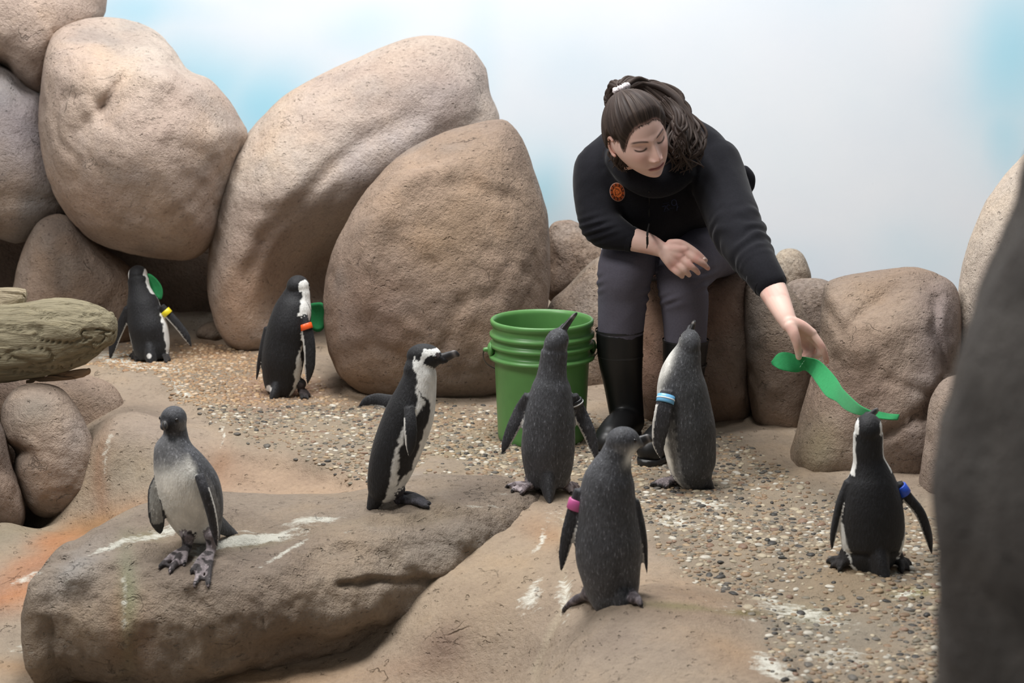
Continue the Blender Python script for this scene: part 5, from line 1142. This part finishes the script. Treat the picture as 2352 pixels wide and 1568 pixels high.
def build_boot(shaft, heel, toe, topc):
    H_ = ground(*heel); T_ = ground(*toe); ax = nrm((T_ - H_) * [1, 1, 0])
    J = Join(); pts = [P(*q[:3]) for q in shaft]; J.add(tube(pts, [q[3] for q in shaft], nseg=30, hint=(0, 1, .1), round_ends=False, n=40))
    an = pts[-1]; J.add(tube([H_ + [0, 0, .05], (H_ * .6 + T_ * .4) + [0, 0, .058], (H_ * .25 + T_ * .75) + [0, 0, .046], T_ - ax * .03 + [0, 0, .040]], [.046, .048, .047, .040], nseg=26))
    J.add(tube([an, H_ + ax * .03 + [0, 0, .06]], [.047, .046], nseg=24))
    V, F = remesh(J, .005, 7, .5); V[:, 2] = np.maximum(V[:, 2], np.interp((V - H_) @ ax, [0, np.linalg.norm(T_ - H_)], [H_[2], T_[2]]) + .006)
    o = mk('boot', V, F, M_BOOT, WOMAN)
    # sole
    L = np.linalg.norm((T_ - H_)[:2]); s = np.linspace(-.05, L + .012, 30); w = .047 * np.sqrt(np.clip(1 - ((s - L / 2 + .019) / (L / 2 + .035)) ** 4, .01, 1)) * np.where(s < L * .5, .88, 1.04)
    side = np.array([-ax[1], ax[0], 0]); C = (H_ + ax * s[:, None]); C[:, 2] = np.interp(s, [0, L], [H_[2], T_[2]]) + .009
    mk('sole', *loft(C, side[None] * w[:, None], np.tile([[0, 0, .011]], (30, 1)), 20, 4), M_BOOTR, o)
    for (px, py, Y, r) in topc:
        c = P(px, py, Y); mk('rim', *loft(np.array([c + [0, 0, .003], c - [0, 0, .003]]), np.tile([[r, 0, 0]], (2, 1)), np.tile([[0, r, 0]], (2, 1)), 40, caps=False), M_BOOTR, o)
build_boot([(1423, 757, 4.995, .0715), (1425, 820, 5.0, .0675), (1432, 890, 5.01, .0575), (1440, 955, 5.015, .052)], (1446, 1004), (1388, 1052), [(1423, 758, 4.995, .0725), (1425, 815, 5.0, .0690)])
build_boot([(1575, 780, 5.0, .0690), (1572, 830, 5.0, .0650), (1570, 900, 5.01, .0565), (1570, 960, 5.015, .052)], (1572, 1006), (1484, 1070), [(1575, 781, 5.0, .0700), (1573, 836, 5.0, .0662)])

# ------------------------------------------------------------------ green felt
M_FELT = plain('green_felt', lin(52, 140, 86), .95, .15, 350, .4, .001, .08, sheen=.15)
M_FELTM = plain('felt_chalk_mark', lin(150, 195, 165), .9, .1)
def felt_strip():
    rows = [((1771, 831), (1773, 837), 4.445), ((1788, 813), (1790, 846), 4.445), ((1810, 811), (1812, 851), 4.45), ((1835, 819), (1832, 853), 4.45), ((1855, 822), (1848, 849), 4.445), ((1880, 829), (1862, 858), 4.43), ((1903, 850), (1878, 880), 4.38), ((1922, 873), (1898, 907), 4.30), ((1934, 892), (1922, 921), 4.22), ((1952, 911), (1940, 938), 4.13), ((1975, 931), (1965, 950), 4.04), ((2000, 943), (1995, 955), 3.985), ((2020, 946), (2018, 960), 3.965), ((2045, 951), (2043, 963), 3.965), ((2066, 952), (2062, 964), 3.97)]
    A = catmull([P(*a, Y + .012 * math.sin(i * 1.1)) for i, (a, b, Y) in enumerate(rows)], 90); B = catmull([P(*b, Y - .012 * math.sin(i * 1.1)) for i, (a, b, Y) in enumerate(rows)], 90)
    C = (A + B) / 2; U = (A - B) / 2 * 1.1; T = nrm(np.gradient(C, axis=0)); Nn = nrm(np.cross(T, U))
    e = empty('felt_strip', C[10]); tag(e, 'wavy green felt strip held between the woman\'s hand and a penguin', 'felt strip')
    mk('felt', *loft(C, U, Nn * .0018, 24, 5), M_FELT, e)
    J = Join(); q = catmull([P(1837, 842, 4.442), P(1845, 830, 4.442), P(1850, 824, 4.444)], 9)
    for k in range(0, 8, 2): J.add(tube(q[k:k + 2] - [0, .004, 0], [.0008, .0008], n=4, nseg=6))
    mk('chalk_mark', J.verts(), J.faces(), M_FELTM, e)
felt_strip()
def felt_leaf(outl, Y, label, bow=.01):
    O = catmull(np.array(outl + outl[:1], float), 60)[:-1]; c = O.mean(0); Vf = []; n = len(O); rings = [1.0, .75, .5, .25, .02]
    for side in (-1, 1):
        for k in rings:
            for o in O:
                q = c + (o - c) * k; Vf.append(P(q[0], q[1], Y + bow * (1 - k * k)) + np.array([0, side * .0016 * (1 if k < 1 else .4), 0]))
    m = len(rings); F = [grid_faces(n, m), grid_faces(n, m)[:, ::-1] + n * m]; j = np.arange(n); k = (j + 1) % n; F.append(np.stack([j, k, n * m + k, n * m + j], -1))
    V = np.array(Vf); o = mk('felt_piece', V, [np.vstack(F)], M_FELT); tag(o, label, 'felt piece'); return o
felt_leaf([c4(*q) for q in [(822, 118), (850, 122), (885, 152), (910, 190), (916, 230), (906, 264), (880, 250), (845, 205), (818, 160)]], 6.12, 'rounded green felt piece in the bill of the yellow-banded penguin')
felt_leaf([c4(*q) for q in [(1735, 290), (1770, 282), (1815, 284), (1835, 330), (1830, 400), (1808, 440), (1765, 438), (1738, 380)]], 5.66, 'green felt piece held by the orange-banded penguin')
